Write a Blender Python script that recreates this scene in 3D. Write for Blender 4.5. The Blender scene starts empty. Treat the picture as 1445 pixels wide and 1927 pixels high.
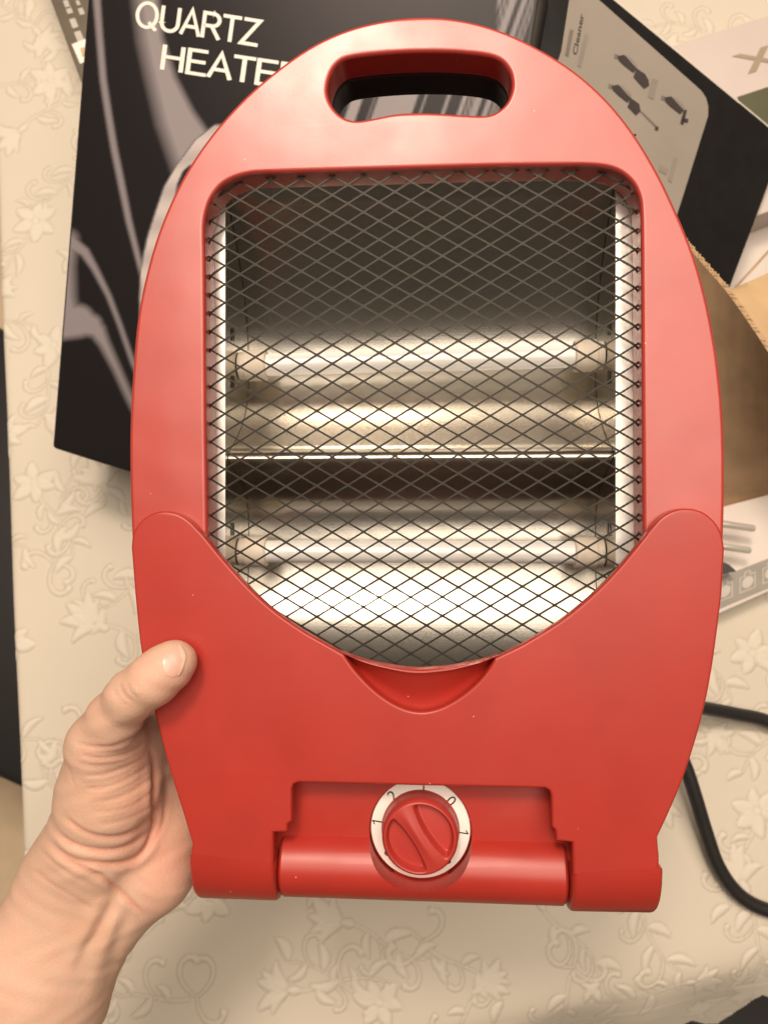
import bpy, bmesh, math, random
import numpy as np
from mathutils import Vector, Matrix

random.seed(7)
rng = np.random.default_rng(11)
scene = bpy.context.scene
COL = scene.collection

# ------------------------------------------------------------------ camera
F = 1450.0                       # focal length in photo pixels (1445 x 1927)
CX, CY = 722.5, 963.5
CAM_H = 0.56
PITCH = math.radians(10.0)
cam_data = bpy.data.cameras.new('camera')
cam_data.sensor_fit = 'VERTICAL'
cam_data.sensor_height = 4.8
cam_data.sensor_width = 3.6
cam_data.lens = F / 1927.0 * 4.8
cam_data.clip_start = 0.01
cam_data.clip_end = 50.0
cam_data.dof.use_dof = True
cam_data.dof.focus_distance = 0.315
cam_data.dof.aperture_fstop = 1.7
cam = bpy.data.objects.new('camera', cam_data)
cam.location = (0, 0, CAM_H)
cam.rotation_euler = (PITCH, 0, 0)
COL.objects.link(cam)
scene.camera = cam
CR = Matrix.Rotation(PITCH, 3, 'X')
CC = Vector((0, 0, CAM_H))

# ------------------------------------------------------------------ world and lamps
world = bpy.data.worlds.new('World')
scene.world = world
world.use_nodes = True
bg = world.node_tree.nodes['Background']
bg.inputs['Color'].default_value = (1.0, 0.80, 0.62, 1)
bg.inputs['Strength'].default_value = 0.10


def area_lamp(name, loc, target, size, power, color):
    l = bpy.data.lights.new(name, 'AREA')
    l.shape = 'DISK'
    l.size = size
    l.energy = power
    l.color = color
    o = bpy.data.objects.new(name, l)
    o.location = loc
    d = Vector(target) - Vector(loc)
    o.rotation_euler = d.to_track_quat('-Z', 'Y').to_euler()
    COL.objects.link(o)
    return o


area_lamp('ceiling_lamp', (-0.35, 1.05, 2.3), (0, 0, 0.1), 0.45, 27.0, (1.0, 0.83, 0.66))
area_lamp('ceiling_glow', (0.15, 0.58, 2.6), (0.05, 0.1, 0.1), 2.7, 80.0, (1.0, 0.85, 0.70))

scene.view_settings.view_transform = 'Standard'
scene.view_settings.look = 'None'
scene.view_settings.gamma = 1.0
scene.view_settings.use_curve_mapping = False
scene.view_settings.exposure = 0.0

# ------------------------------------------------------------------ pixel geometry


def ray(px, py):
    return CR @ Vector(((px - CX) / F, -(py - CY) / F, -1.0))


def at(px, py, depth):
    return CC + ray(px, py) * depth


def onz(px, py, z=0.0):
    r = ray(px, py)
    return CC + r * ((z - CC.z) / r.z)


def onplane(px, py, p0, n):
    r = ray(px, py)
    return CC + r * ((p0 - CC).dot(n) / r.dot(n))


# ------------------------------------------------------------------ materials
def new_mat(name):
    m = bpy.data.materials.new(name)
    m.use_nodes = True
    nt = m.node_tree
    return m, nt, nt.nodes['Principled BSDF']


def tex_coord(nt, scale=1.0):
    tc = nt.nodes.new('ShaderNodeTexCoord')
    mp = nt.nodes.new('ShaderNodeMapping')
    mp.inputs['Scale'].default_value = (scale,) * 3 if not isinstance(scale, tuple) else scale
    nt.links.new(tc.outputs['Object'], mp.inputs['Vector'])
    return mp.outputs['Vector']


def noise(nt, vec, scale, detail=3.0, rough=0.5):
    n = nt.nodes.new('ShaderNodeTexNoise')
    n.inputs['Scale'].default_value = scale
    n.inputs['Detail'].default_value = detail
    n.inputs['Roughness'].default_value = rough
    nt.links.new(vec, n.inputs['Vector'])
    return n.outputs['Fac']


def ramp(nt, fac, stops):
    r = nt.nodes.new('ShaderNodeValToRGB')
    e = r.color_ramp.elements
    while len(e) < len(stops):
        e.new(0.5)
    for i, (p, c) in enumerate(stops):
        e[i].position = p
        e[i].color = (*c, 1) if len(c) == 3 else c
    nt.links.new(fac, r.inputs['Fac'])
    return r.outputs['Color']


def bump(nt, bsdf, height, strength, dist):
    b = nt.nodes.new('ShaderNodeBump')
    b.inputs['Strength'].default_value = strength
    b.inputs['Distance'].default_value = dist
    nt.links.new(height, b.inputs['Height'])
    nt.links.new(b.outputs['Normal'], bsdf.inputs['Normal'])
    return b


def simple(name, col, rough=0.5, metal=0.0, var=0.08, nscale=60.0, bstr=0.0, bdist=0.0005, spec=0.5, sss=0.0):
    m, nt, b = new_mat(name)
    v = tex_coord(nt)
    f = noise(nt, v, nscale, 4.0)
    lo = tuple(max(0, c * (1 - var)) for c in col)
    hi = tuple(min(1, c * (1 + var)) for c in col)
    nt.links.new(ramp(nt, f, [(0.3, lo), (0.7, hi)]), b.inputs['Base Color'])
    b.inputs['Roughness'].default_value = rough
    b.inputs['Metallic'].default_value = metal
    b.inputs['Specular IOR Level'].default_value = spec
    if bstr:
        bump(nt, b, f, bstr, bdist)
    return m


def plastic_red(name, col, rough, wob, spec=0.62):
    m, nt, b = new_mat(name)
    v = tex_coord(nt)
    f = noise(nt, v, 35.0, 3.0)
    lo = tuple(c * 0.94 for c in col)
    hi = tuple(min(1, c * 1.05) for c in col)
    base = ramp(nt, f, [(0.3, lo), (0.7, hi)])
    # sparse dust specks
    vd = nt.nodes.new('ShaderNodeTexVoronoi')
    vd.inputs['Scale'].default_value = 75.0
    nt.links.new(v, vd.inputs['Vector'])
    lt = nt.nodes.new('ShaderNodeMath')
    lt.operation = 'LESS_THAN'
    lt.inputs[1].default_value = 0.022
    nt.links.new(vd.outputs['Distance'], lt.inputs[0])
    dm = nt.nodes.new('ShaderNodeMixRGB')
    nt.links.new(lt.outputs[0], dm.inputs['Fac'])
    nt.links.new(base, dm.inputs['Color1'])
    dm.inputs['Color2'].default_value = (0.75, 0.36, 0.28, 1)
    nt.links.new(dm.outputs['Color'], b.inputs['Base Color'])
    # faint smears change the gloss
    s = noise(nt, v, 22.0, 5.0, 0.6)
    mr = nt.nodes.new('ShaderNodeMapRange')
    mr.inputs['From Min'].default_value = 0.1
    mr.inputs['From Max'].default_value = 0.9
    mr.inputs['To Min'].default_value = rough - 0.06
    mr.inputs['To Max'].default_value = rough + 0.10
    nt.links.new(s, mr.inputs['Value'])
    nt.links.new(mr.outputs['Result'], b.inputs['Roughness'])
    b.inputs['Specular IOR Level'].default_value = spec
    # moulded waviness + fine orange peel
    w = noise(nt, v, 16.0, 2.0)
    p = noise(nt, v, 900.0, 2.0)
    mx = nt.nodes.new('ShaderNodeMath')
    mx.operation = 'MULTIPLY_ADD'
    nt.links.new(p, mx.inputs[0])
    mx.inputs[1].default_value = 0.012
    nt.links.new(w, mx.inputs[2])
    bump(nt, b, mx.outputs[0], wob, 0.004)
    return m


M = {}
M['red'] = plastic_red('red_plastic', (0.46, 0.046, 0.033), 0.33, 0.30, 0.95)
M['red_cover'] = plastic_red('red_plastic_cover', (0.42, 0.031, 0.020), 0.36, 0.16)
M['red_knob'] = plastic_red('red_plastic_knob', (0.44, 0.040, 0.030), 0.38, 0.10)
M['black_plastic'] = simple('black_plastic', (0.018, 0.016, 0.017), 0.45, nscale=80)
M['rubber'] = simple('black_rubber', (0.020, 0.018, 0.018), 0.42, nscale=200, bstr=0.15)
M['guard'] = simple('dark_grille_metal', (0.026, 0.021, 0.014), 0.48, 0.3, 0.25, 300, spec=0.35)
M['ceramic'] = simple('cream_ceramic', (0.80, 0.70, 0.58), 0.55, nscale=120)
M['tube'] = simple('frosted_quartz', (0.94, 0.925, 0.90), 0.20, nscale=40, var=0.02, spec=1.0)
M['flange'] = simple('bright_flange', (0.90, 0.88, 0.83), 0.35, 0.35, 0.05, 120)
M['dial'] = simple('white_dial', (0.84, 0.80, 0.74), 0.40, var=0.02)
M['ink'] = simple('dark_print', (0.030, 0.015, 0.015), 0.5)
M['chrome'] = simple('bright_pin_metal', (0.82, 0.77, 0.68), 0.28, 0.55, 0.05)
M['white_print'] = simple('white_print', (0.88, 0.84, 0.77), 0.4, var=0.02)
M['cardboard'] = simple('brown_cardboard', (0.46, 0.30, 0.175), 0.8, var=0.12, nscale=45, bstr=0.3, bdist=0.001)
M['cardboard_in'] = simple('pale_cardboard', (0.56, 0.38, 0.21), 0.8, var=0.08, nscale=45, bstr=0.2, bdist=0.0006)  # same board as outside; the lit inner face is put into the colour
M['carton_white'] = simple('white_carton', (0.72, 0.64, 0.58), 0.5, var=0.03)
M['carton_pink'] = simple('pale_carton', (0.60, 0.515, 0.47), 0.45, var=0.03, nscale=20)
M['taupe'] = simple('taupe_print', (0.34, 0.26, 0.19), 0.5)
M['green_print'] = simple('olive_print', (0.10, 0.10, 0.055), 0.35)
M['grey_panel'] = simple('grey_panel_print', (0.34, 0.295, 0.25), 0.45, var=0.05, nscale=25)
M['panel_mid'] = simple('mid_grey_print', (0.20, 0.17, 0.15), 0.45)
M['panel_dark'] = simple('dark_grey_print', (0.055, 0.045, 0.045), 0.45)
M['panel_light'] = simple('light_grey_print', (0.28, 0.24, 0.21), 0.45)
M['strip_grey'] = simple('grey_strip_print', (0.30, 0.27, 0.23), 0.5)
M['strip_icon'] = simple('pale_icon_print', (0.52, 0.47, 0.42), 0.5)
M['box_black'] = simple('black_gloss_carton', (0.013, 0.012, 0.012), 0.34, nscale=90, var=0.15)
M['box_olive'] = simple('dark_taupe_carton', (0.13, 0.105, 0.075), 0.5)
M['floor'] = simple('beige_floor', (0.72, 0.55, 0.36), 0.6, var=0.10, nscale=14)
M['seat'] = simple('black_seat', (0.010, 0.008, 0.008), 0.6, nscale=60)
M['wood'] = simple('brown_wood', (0.12, 0.06, 0.03), 0.45, nscale=30)


def reflector_mat():
    m, nt, b = new_mat('brushed_aluminium')
    v = tex_coord(nt, (3.0, 400.0, 400.0))
    f = noise(nt, v, 4.0, 4.0)
    v2 = tex_coord(nt)
    g = noise(nt, v2, 30.0, 3.0)
    nt.links.new(ramp(nt, g, [(0.3, (0.53, 0.505, 0.455)), (0.7, (0.57, 0.545, 0.495))]), b.inputs['Base Color'])
    b.inputs['Metallic'].default_value = 1.0
    b.inputs['Roughness'].default_value = 0.23
    bump(nt, b, f, 0.05, 0.0002)
    return m


M['reflector'] = reflector_mat()


def skin_mat():
    m, nt, b = new_mat('skin')
    v = tex_coord(nt)
    f = noise(nt, v, 28.0, 4.0, 0.55)
    g = noise(nt, v, 260.0, 3.0)
    c1 = ramp(nt, f, [(0.30, (0.65, 0.40, 0.285)), (0.50, (0.68, 0.445, 0.33)), (0.72, (0.69, 0.41, 0.31))])
    a = nt.nodes.new('ShaderNodeAttribute')
    a.attribute_name = 'flush'
    mx = nt.nodes.new('ShaderNodeMixRGB')
    nt.links.new(a.outputs['Fac'], mx.inputs['Fac'])
    nt.links.new(c1, mx.inputs['Color1'])
    mx.inputs['Color2'].default_value = (0.66, 0.31, 0.22, 1)
    nt.links.new(mx.outputs['Color'], b.inputs['Base Color'])
    b.inputs['Roughness'].default_value = 0.52
    b.inputs['Specular IOR Level'].default_value = 0.35
    b.inputs['Subsurface Weight'].default_value = 0.25
    b.inputs['Subsurface Radius'].default_value = (1.0, 0.35, 0.2)
    b.inputs['Subsurface Scale'].default_value = 0.004
    # fine skin cells
    vo = nt.nodes.new('ShaderNodeTexVoronoi')
    vo.inputs['Scale'].default_value = 900.0
    nt.links.new(v, vo.inputs['Vector'])
    ad = nt.nodes.new('ShaderNodeMath')
    ad.operation = 'MULTIPLY_ADD'
    nt.links.new(vo.outputs['Distance'], ad.inputs[0])
    ad.inputs[1].default_value = 0.5
    nt.links.new(g, ad.inputs[2])
    bump(nt, b, ad.outputs[0], 0.26, 0.0006)
    return m


M['skin'] = skin_mat()
M['nail'] = simple('nail', (0.76, 0.44, 0.35), 0.28, var=0.04, nscale=80)
M['nail_edge'] = simple('nail_edge', (0.78, 0.56, 0.44), 0.35, var=0.03)


def cloth_mat():
    m, nt, b = new_mat('damask_cloth')
    a = nt.nodes.new('ShaderNodeAttribute')
    a.attribute_name = 'weave'
    v = tex_coord(nt)
    c = ramp(nt, a.outputs['Fac'], [(0.0, (0.38, 0.325, 0.25)), (0.42, (0.64, 0.575, 0.475)), (0.60, (0.65, 0.585, 0.485)), (1.0, (0.715, 0.655, 0.555))])
    n = noise(nt, v, 9.0, 3.0)
    mul = nt.nodes.new('ShaderNodeMixRGB')
    mul.blend_type = 'MULTIPLY'
    mul.inputs['Fac'].default_value = 1.0
    nt.links.new(c, mul.inputs['Color1'])
    nt.links.new(ramp(nt, n, [(0.3, (0.95, 0.95, 0.94)), (0.7, (1, 1, 1))]), mul.inputs['Color2'])
    nt.links.new(mul.outputs['Color'], b.inputs['Base Color'])
    b.inputs['Roughness'].default_value = 0.62
    b.inputs['Sheen Weight'].default_value = 0.15
    wv = noise(nt, v, 1400.0, 1.0)
    bump(nt, b, wv, 0.25, 0.0004)
    return m


M['cloth'] = cloth_mat()


def carton_print_mat():
    m, nt, b = new_mat('printed_black_carton')
    a = nt.nodes.new('ShaderNodeAttribute')
    a.attribute_name = 'print'
    v = tex_coord(nt)
    n = noise(nt, v, 40.0, 4.0)
    c = ramp(nt, a.outputs['Fac'], [(0.0, (0.012, 0.010, 0.011)), (0.75, (0.25, 0.22, 0.23)), (1.0, (0.58, 0.51, 0.48))])
    nt.links.new(c, b.inputs['Base Color'])
    b.inputs['Roughness'].default_value = 0.42
    b.inputs['Specular IOR Level'].default_value = 0.16
    bump(nt, b, n, 0.10, 0.001)
    return m


M['carton_print'] = carton_print_mat()

# ------------------------------------------------------------------ mesh helpers


def smooth_by_angle(me, deg=40):
    for p in me.polygons:
        p.use_smooth = True
    me.set_sharp_from_angle(angle=math.radians(deg))


def link_mesh(name, me, mat, parent=None, smooth=None):
    if smooth is not None:
        smooth_by_angle(me, smooth)
    if mat is not None:
        me.materials.clear()
        me.materials.append(M[mat] if isinstance(mat, str) else mat)
    o = bpy.data.objects.new(name, me)
    COL.objects.link(o)
    if parent is not None:
        o.parent = parent
    return o


def weighted(o):
    md = o.modifiers.new('weighted_normal', 'WEIGHTED_NORMAL')
    md.keep_sharp = True
    md.weight = 90
    return o


def pydata(name, verts, faces, mat, parent=None, smooth=None):
    me = bpy.data.meshes.new(name)
    me.from_pydata([tuple(v) for v in verts], [], faces)
    me.update()
    bm = bmesh.new()
    bm.from_mesh(me)
    bmesh.ops.recalc_face_normals(bm, faces=bm.faces)
    bm.to_mesh(me)
    bm.free()
    return link_mesh(name, me, mat, parent, smooth)


def tag(o, label=None, cat=None, group=None, kind=None):
    if label:
        o['label'] = label
    if cat:
        o['category'] = cat
    if group:
        o['group'] = group
    if kind:
        o['kind'] = kind
    return o


def empty(name, loc=(0, 0, 0), mat=None):
    o = bpy.data.objects.new(name, None)
    o.empty_display_size = 0.05
    if mat is not None:
        o.matrix_world = mat
    else:
        o.location = loc
    COL.objects.link(o)
    return o


def catmull(pts, n=6, closed=True):
    pts = [Vector(p) for p in pts]
    out = []
    N = len(pts)
    rng_ = range(N) if closed else range(N - 1)
    for i in rng_:
        p0 = pts[(i - 1) % N] if closed or i > 0 else pts[i]
        p1 = pts[i]
        p2 = pts[(i + 1) % N]
        p3 = pts[(i + 2) % N] if closed or i + 2 < N else p2
        for k in range(n):
            t = k / n
            out.append(0.5 * ((2 * p1) + (p2 - p0) * t + (2 * p0 - 5 * p1 + 4 * p2 - p3) * t * t + (3 * p1 - p0 - 3 * p2 + p3) * t ** 3))
    if not closed:
        out.append(pts[-1])
    return out


def plate_mesh(name, outer, holes, z0, z1, bev=0.001, res=3):
    """flat plate with holes and rounded edges; outlines are local xy lists"""
    cu = bpy.data.curves.new(name, 'CURVE')
    cu.dimensions = '2D'
    cu.fill_mode = 'BOTH'
    for poly in [outer] + holes:
        sp = cu.splines.new('POLY')
        sp.points.add(len(poly) - 1)
        for i, p in enumerate(poly):
            sp.points[i].co = (p[0], p[1], 0, 1)
        sp.use_cyclic_u = True
    t = (z1 - z0) / 2
    cu.extrude = max(t - bev, 1e-5)
    cu.bevel_depth = bev
    cu.bevel_resolution = res
    cu.offset = -bev
    ob = bpy.data.objects.new(name, cu)
    COL.objects.link(ob)
    dg = bpy.context.evaluated_depsgraph_get()
    me = bpy.data.meshes.new_from_object(ob.evaluated_get(dg))
    bpy.data.objects.remove(ob)
    me.transform(Matrix.Translation((0, 0, (z0 + z1) / 2)))
    bm = bmesh.new()
    bm.from_mesh(me)
    bmesh.ops.remove_doubles(bm, verts=bm.verts, dist=1e-6)
    bm.to_mesh(me)
    bm.free()
    me.name = name
    return me


def tube_mesh(pts, radii, seg=12, cap=True):
    """tube along 3D points"""
    pts = [Vector(p) for p in pts]
    if not hasattr(radii, '__len__'):
        radii = [radii] * len(pts)
    V, Fc = [], []
    prev = None
    for i, p in enumerate(pts):
        t = (pts[min(i + 1, len(pts) - 1)] - pts[max(i - 1, 0)]).normalized()
        if prev is None:
            a = t.orthogonal().normalized()
        else:
            a = (prev - t * prev.dot(t)).normalized()
        prev = a
        b = t.cross(a)
        for k in range(seg):
            an = 2 * math.pi * k / seg
            V.append(p + (a * math.cos(an) + b * math.sin(an)) * radii[i])
    for i in range(len(pts) - 1):
        for k in range(seg):
            k2 = (k + 1) % seg
            Fc.append((i * seg + k, i * seg + k2, (i + 1) * seg + k2, (i + 1) * seg + k))
    if cap:
        Fc.append(tuple(range(seg)))
        n = (len(pts) - 1) * seg
        Fc.append(tuple(n + k for k in reversed(range(seg))))
    return V, Fc


def box_from_face(name, corners, n, thick, mat, parent=None, bev=0.001):
    """closed carton: quad face corners, pushed back along -n by thick; bevelled"""
    V = [Vector(c) for c in corners] + [Vector(c) - n * thick for c in corners]
    Fc = [(0, 1, 2, 3), (7, 6, 5, 4)] + [(i, i + 4, (i + 1) % 4 + 4, (i + 1) % 4) for i in range(4)]
    me = bpy.data.meshes.new(name)
    me.from_pydata(V, [], Fc)
    bm = bmesh.new()
    bm.from_mesh(me)
    bmesh.ops.recalc_face_normals(bm, faces=bm.faces)
    bmesh.ops.bevel(bm, geom=list(bm.edges), offset=bev, segments=2, affect='EDGES', profile=0.5)
    bm.to_mesh(me)
    bm.free()
    return link_mesh(name, me, mat, parent, 40)


def text_mesh(name, body, mat, parent, origin, xdir, ydir, size, align='LEFT', squash=1.0, lift=0.0002, bold=0.0, shear=0.0):
    """flat lettering laid on a plane given by origin and two directions"""
    cu = bpy.data.curves.new(name, 'FONT')
    cu.body = body
    cu.size = size
    cu.align_x = align
    cu.offset = bold
    cu.shear = shear
    cu.resolution_u = 3
    ob = bpy.data.objects.new(name, cu)
    COL.objects.link(ob)
    dg = bpy.context.evaluated_depsgraph_get()
    me = bpy.data.meshes.new_from_object(ob.evaluated_get(dg))
    bpy.data.objects.remove(ob)
    x = Vector(xdir).normalized()
    y = Vector(ydir)
    y = (y - x * y.dot(x)).normalized()
    z = x.cross(y)
    o = Vector(origin)
    for v in me.vertices:
        v.co = o + x * (v.co.x * squash) + y * v.co.y + z * lift
    me.name = name
    return link_mesh(name, me, mat, parent)


# ------------------------------------------------------------------ floor, table, tablecloth
pydata('floor', [(-4, -4, -0.74), (4, -4, -0.74), (4, 4, -0.74), (-4, 4, -0.74)], [(0, 1, 2, 3)], 'floor')
bpy.data.objects['floor']['kind'] = 'structure'

La, Lb = onz(0, 480), onz(43, 1610)          # left edge of the table
Fa, Fb = onz(900, 1942), onz(1445, 1818)     # front edge of the table
ldir = (La - Lb).normalized()
lout = Vector((-ldir.y, ldir.x, 0))
if lout.x > 0:
    lout = -lout
fdir = (Fb - Fa).normalized()
fout = Vector((fdir.y, -fdir.x, 0))
if fout.y > 0:
    fout = -fout


def softplus(s, r):
    return np.where(s > 3 * r, s, r * np.log1p(np.exp(np.clip(s / r, -40, 40))))


def cloth_z(x, y):
    sl = (x - La.x) * lout.x + (y - La.y) * lout.y
    sf = (x - Fa.x) * fout.x + (y - Fa.y) * fout.y
    along = (x - Fa.x) * fdir.x + (y - Fa.y) * fdir.y
    z = -6.0 * softplus(sl - 0.001, 0.0012)
    z = z - 1.15 * softplus(sf, 0.006) * (1 + 0.10 * np.sin(along * 26.0))
    z = z + np.where(sf > 0, np.minimum(sf, 0.03) * 0.18 * np.sin(along * 62 + 0.8), 0)
    return z, sl, sf, along


X0, X1, Y0, Y1 = -0.345, 0.50, -0.325, 0.585
ST = 0.00105
nx, ny = int((X1 - X0) / ST), int((Y1 - Y0) / ST)
gx, gy = np.meshgrid(np.linspace(X0, X1, nx), np.linspace(Y0, Y1, ny), indexing='ij')
H = np.zeros_like(gx)
OUT = np.zeros_like(gx)


def win(x0, x1, y0, y1):
    i0 = max(int((x0 - X0) / ST), 0)
    i1 = min(int((x1 - X0) / ST) + 2, nx)
    j0 = max(int((y0 - Y0) / ST), 0)
    j1 = min(int((y1 - Y0) / ST) + 2, ny)
    if i0 >= i1 or j0 >= j1:
        return None
    return slice(i0, i1), slice(j0, j1)


def put(sl, d, amp=1.0):
    """d: signed distance in m, negative inside"""
    h = np.clip(-d / 0.0016, 0, 1)
    H[sl] = np.maximum(H[sl], amp * h * h * (3 - 2 * h))
    o = np.exp(-((d - 0.0004) / 0.0008) ** 2)
    OUT[sl] = np.maximum(OUT[sl], o * amp)


def leaf(cx, cy, ang, ln, wd, bend=0.0, amp=1.0):
    s = win(cx - ln, cx + ln, cy - ln, cy + ln)
    if s is None:
        return
    x, y = gx[s] - cx, gy[s] - cy
    u = (x * math.cos(ang) + y * math.sin(ang)) / (ln / 2)
    w = (-x * math.sin(ang) + y * math.cos(ang))
    w = w - bend * ln * (1 - u * u)
    half = wd / 2 * np.sqrt(np.clip(1 - np.abs(u) ** 1.7, 0, 1)) * (1 - 0.25 * u)
    d = np.abs(w) - half
    d = np.where(np.abs(u) > 1, np.maximum(d, (np.abs(u) - 1) * ln / 2 + 0.0005), d)
    put(s, d, amp)


def stroke(pts, w0, w1, amp=1.0):
    pts = np.array(pts)
    m = max(w0, w1) + 0.004
    s = win(pts[:, 0].min() - m, pts[:, 0].max() + m, pts[:, 1].min() - m, pts[:, 1].max() + m)
    if s is None:
        return
    x, y = gx[s], gy[s]
    D = np.full_like(x, 9.0)
    n = len(pts) - 1
    for i in range(n):
        a, b = pts[i], pts[i + 1]
        e = b - a
        t = np.clip(((x - a[0]) * e[0] + (y - a[1]) * e[1]) / (e @ e + 1e-12), 0, 1)
        r = (w0 + (w1 - w0) * (i + t) / n) / 2
        D = np.minimum(D, np.hypot(x - a[0] - t * e[0], y - a[1] - t * e[1]) - r)
    put(s, D, amp)


def curl(cx, cy, ang, r, turn, w):
    pts = []
    x, y, a = cx, cy, ang
    n = 16
    for i in range(n + 1):
        pts.append((x, y))
        k = turn * (0.35 + 2.4 * (i / n) ** 1.6) / r
        stp = r * 2.6 / n
        a += k * stp
        x += math.cos(a) * stp
        y += math.sin(a) * stp
    stroke(pts, w * 0.35, w)
    s = pts[-1]
    leaf(s[0], s[1], a, w * 1.5, w * 1.4)


def flower(cx, cy, ang, r, n=6):
    for k in range(n):
        a = ang + 2 * math.pi * k / n + rng.normal(0, 0.08)
        rr = r * (0.9 + 0.25 * rng.random())
        leaf(cx + math.cos(a) * rr * 0.62, cy + math.sin(a) * rr * 0.62, a, rr * 0.92, rr * 0.60, 0.06 * rng.normal())
    leaf(cx, cy, ang, r * 0.42, r * 0.40)


def lily(cx, cy, ang, r):
    """flower seen from the side: a fan of bent petals on a calyx"""
    for k, da in enumerate((-1.15, -0.62, -0.1, 0.45, 1.0)):
        a = ang + da + rng.normal(0, 0.1)
        rr = r * (1.0 + 0.25 * rng.random()) * (1.15 if k in (1, 2, 3) else 0.9)
        leaf(cx + math.cos(a) * rr * 0.62, cy + math.sin(a) * rr * 0.62, a, rr * 1.05, rr * 0.42, -0.16 * da)
    leaf(cx - math.cos(ang) * r * 0.2, cy - math.sin(ang) * r * 0.2, ang, r * 0.6, r * 0.34)


pitch_m = 0.066
for iy in range(-6, 10):
    for ix in range(-7, 8):
        cx = (ix + 0.5 * (iy % 2)) * pitch_m + rng.normal(0, 0.009)
        cy = iy * pitch_m * 0.85 + rng.normal(0, 0.009)
        a0 = rng.uniform(0, 6.28)
        kind = (ix + 2 * iy) % 4
        if kind == 0:
            flower(cx, cy, a0, 0.0155, 6)
        elif kind in (1, 3):
            lily(cx, cy, a0, rng.uniform(0.013, 0.018))
        else:
            for q in range(3):
                curl(cx, cy, a0 + q * 2.1, rng.uniform(0.010, 0.015), (-1) ** q, 0.0036)
        a = a0 + math.pi + rng.uniform(-0.4, 0.4)
        x, y = cx + math.cos(a) * 0.006, cy + math.sin(a) * 0.006
        pts = [(x, y)]
        k = rng.choice([-1, 1]) * rng.uniform(18, 34)
        for i in range(20):
            a += k * 0.0030 * math.cos(i / 20 * 4.2)
            x += math.cos(a) * 0.0030
            y += math.sin(a) * 0.0030
            pts.append((x, y))
            if i % 4 == 3:
                sd = 1 if (i // 4) % 2 else -1
                la = a + sd * rng.uniform(0.6, 1.0)
                ln = rng.uniform(0.012, 0.020)
                leaf(x + math.cos(la) * ln * 0.55, y + math.sin(la) * ln * 0.55, la, ln, ln * rng.uniform(0.28, 0.42), sd * 0.14)
            if i % 8 == 6:
                sd = -1 if (i // 4) % 2 else 1
                curl(x, y, a + sd * 0.5, rng.uniform(0.009, 0.014), sd, rng.uniform(0.0024, 0.0036))
        stroke(pts, 0.0020, 0.0011, 0.8)

zz, sl_, sf_, al_ = cloth_z(gx, gy)
fade = np.clip(1 - np.maximum(sf_, 0) / 0.02, 0.15, 1)
wr = 0.0010 * np.sin(gx * 21 + 3 * np.sin(gy * 9)) + 0.0008 * np.sin(gy * 26 + 2.1 * np.sin(gx * 13))
zc = zz + H * 0.00075 * fade - OUT * 0.00022 * fade + wr * 0.5
# stitched dotted outline
dots = 0.55 + 0.45 * np.sin(gx * 2600) * np.sin(gy * 2600)
weave = 0.5 + 0.36 * H - 0.40 * OUT * (0.45 + 0.55 * dots) * (1 - 0.8 * H)
weave = np.clip(weave + rng.normal(0, 0.02, weave.shape), 0, 1)


def hem_sf(px, py):
    r = ray(px, py)
    lo, hi = 0.3, 1.2
    for _ in range(50):
        md = (lo + hi) / 2
        p = CC + r * md
        if p.z > float(cloth_z(p.x, p.y)[0]):
            lo = md
        else:
            hi = md
    p = CC + r * lo
    _, _, s, a = cloth_z(p.x, p.y)
    return float(a), float(s)


hem = sorted(hem_sf(px, py) for px, py in [(1150, 1990), (1250, 1950), (1300, 1921), (1325, 1928), (1350, 1928), (1380, 1908), (1403, 1893), (1420, 1880), (1434, 1874), (1450, 1880), (1500, 1900)])
ha = np.array([h[0] for h in hem])
hs = np.array([h[1] for h in hem])
cut = np.interp(al_, ha, hs, left=0.12, right=hs[-1])
keep = (sl_ < 0.018) & (sf_ < cut)
idx = -np.ones(gx.shape, dtype=np.int64)
cellk = keep[:-1, :-1] & keep[1:, :-1] & keep[:-1, 1:] & keep[1:, 1:]
use = np.zeros_like(keep)
use[:-1, :-1] |= cellk
use[1:, :-1] |= cellk
use[:-1, 1:] |= cellk
use[1:, 1:] |= cellk
idx[use] = np.arange(use.sum())
co = np.stack([gx[use], gy[use], zc[use]], 1).astype(np.float32)
q = np.stack([idx[:-1, :-1][cellk], idx[1:, :-1][cellk], idx[1:, 1:][cellk], idx[:-1, 1:][cellk]], 1).astype(np.int32)


def np_mesh(name, co, quads):
    me = bpy.data.meshes.new(name)
    me.vertices.add(len(co))
    me.vertices.foreach_set('co', np.ascontiguousarray(co, dtype=np.float32).ravel())
    k = quads.shape[1]
    me.loops.add(len(quads) * k)
    me.loops.foreach_set('vertex_index', np.ascontiguousarray(quads, dtype=np.int32).ravel())
    me.polygons.add(len(quads))
    me.polygons.foreach_set('loop_start', np.arange(0, len(quads) * k, k, dtype=np.int32))
    me.polygons.foreach_set('use_smooth', np.ones(len(quads), dtype=bool))
    me.update(calc_edges=True)
    return me


me = np_mesh('tablecloth', co, q)
at_ = me.attributes.new('weave', 'FLOAT', 'POINT')
at_.data.foreach_set('value', weave[use].astype(np.float32))
tag(link_mesh('tablecloth', me, 'cloth'), 'cream damask tablecloth with raised floral scrolls covering the table', 'tablecloth')

# table under the cloth
tbl = tag(empty('table', (0.1, 0.1, -0.74)), 'table hidden beneath the cream damask cloth', 'table')
tc_ = [Vector((La.x, La.y, 0)), Vector((Lb.x, Lb.y, 0))]


def meet(p, d, q_, e):
    det = d.x * -e.y + e.x * d.y
    w = q_ - p
    t = (w.x * -e.y + e.x * w.y) / det
    return p + d * t


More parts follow.
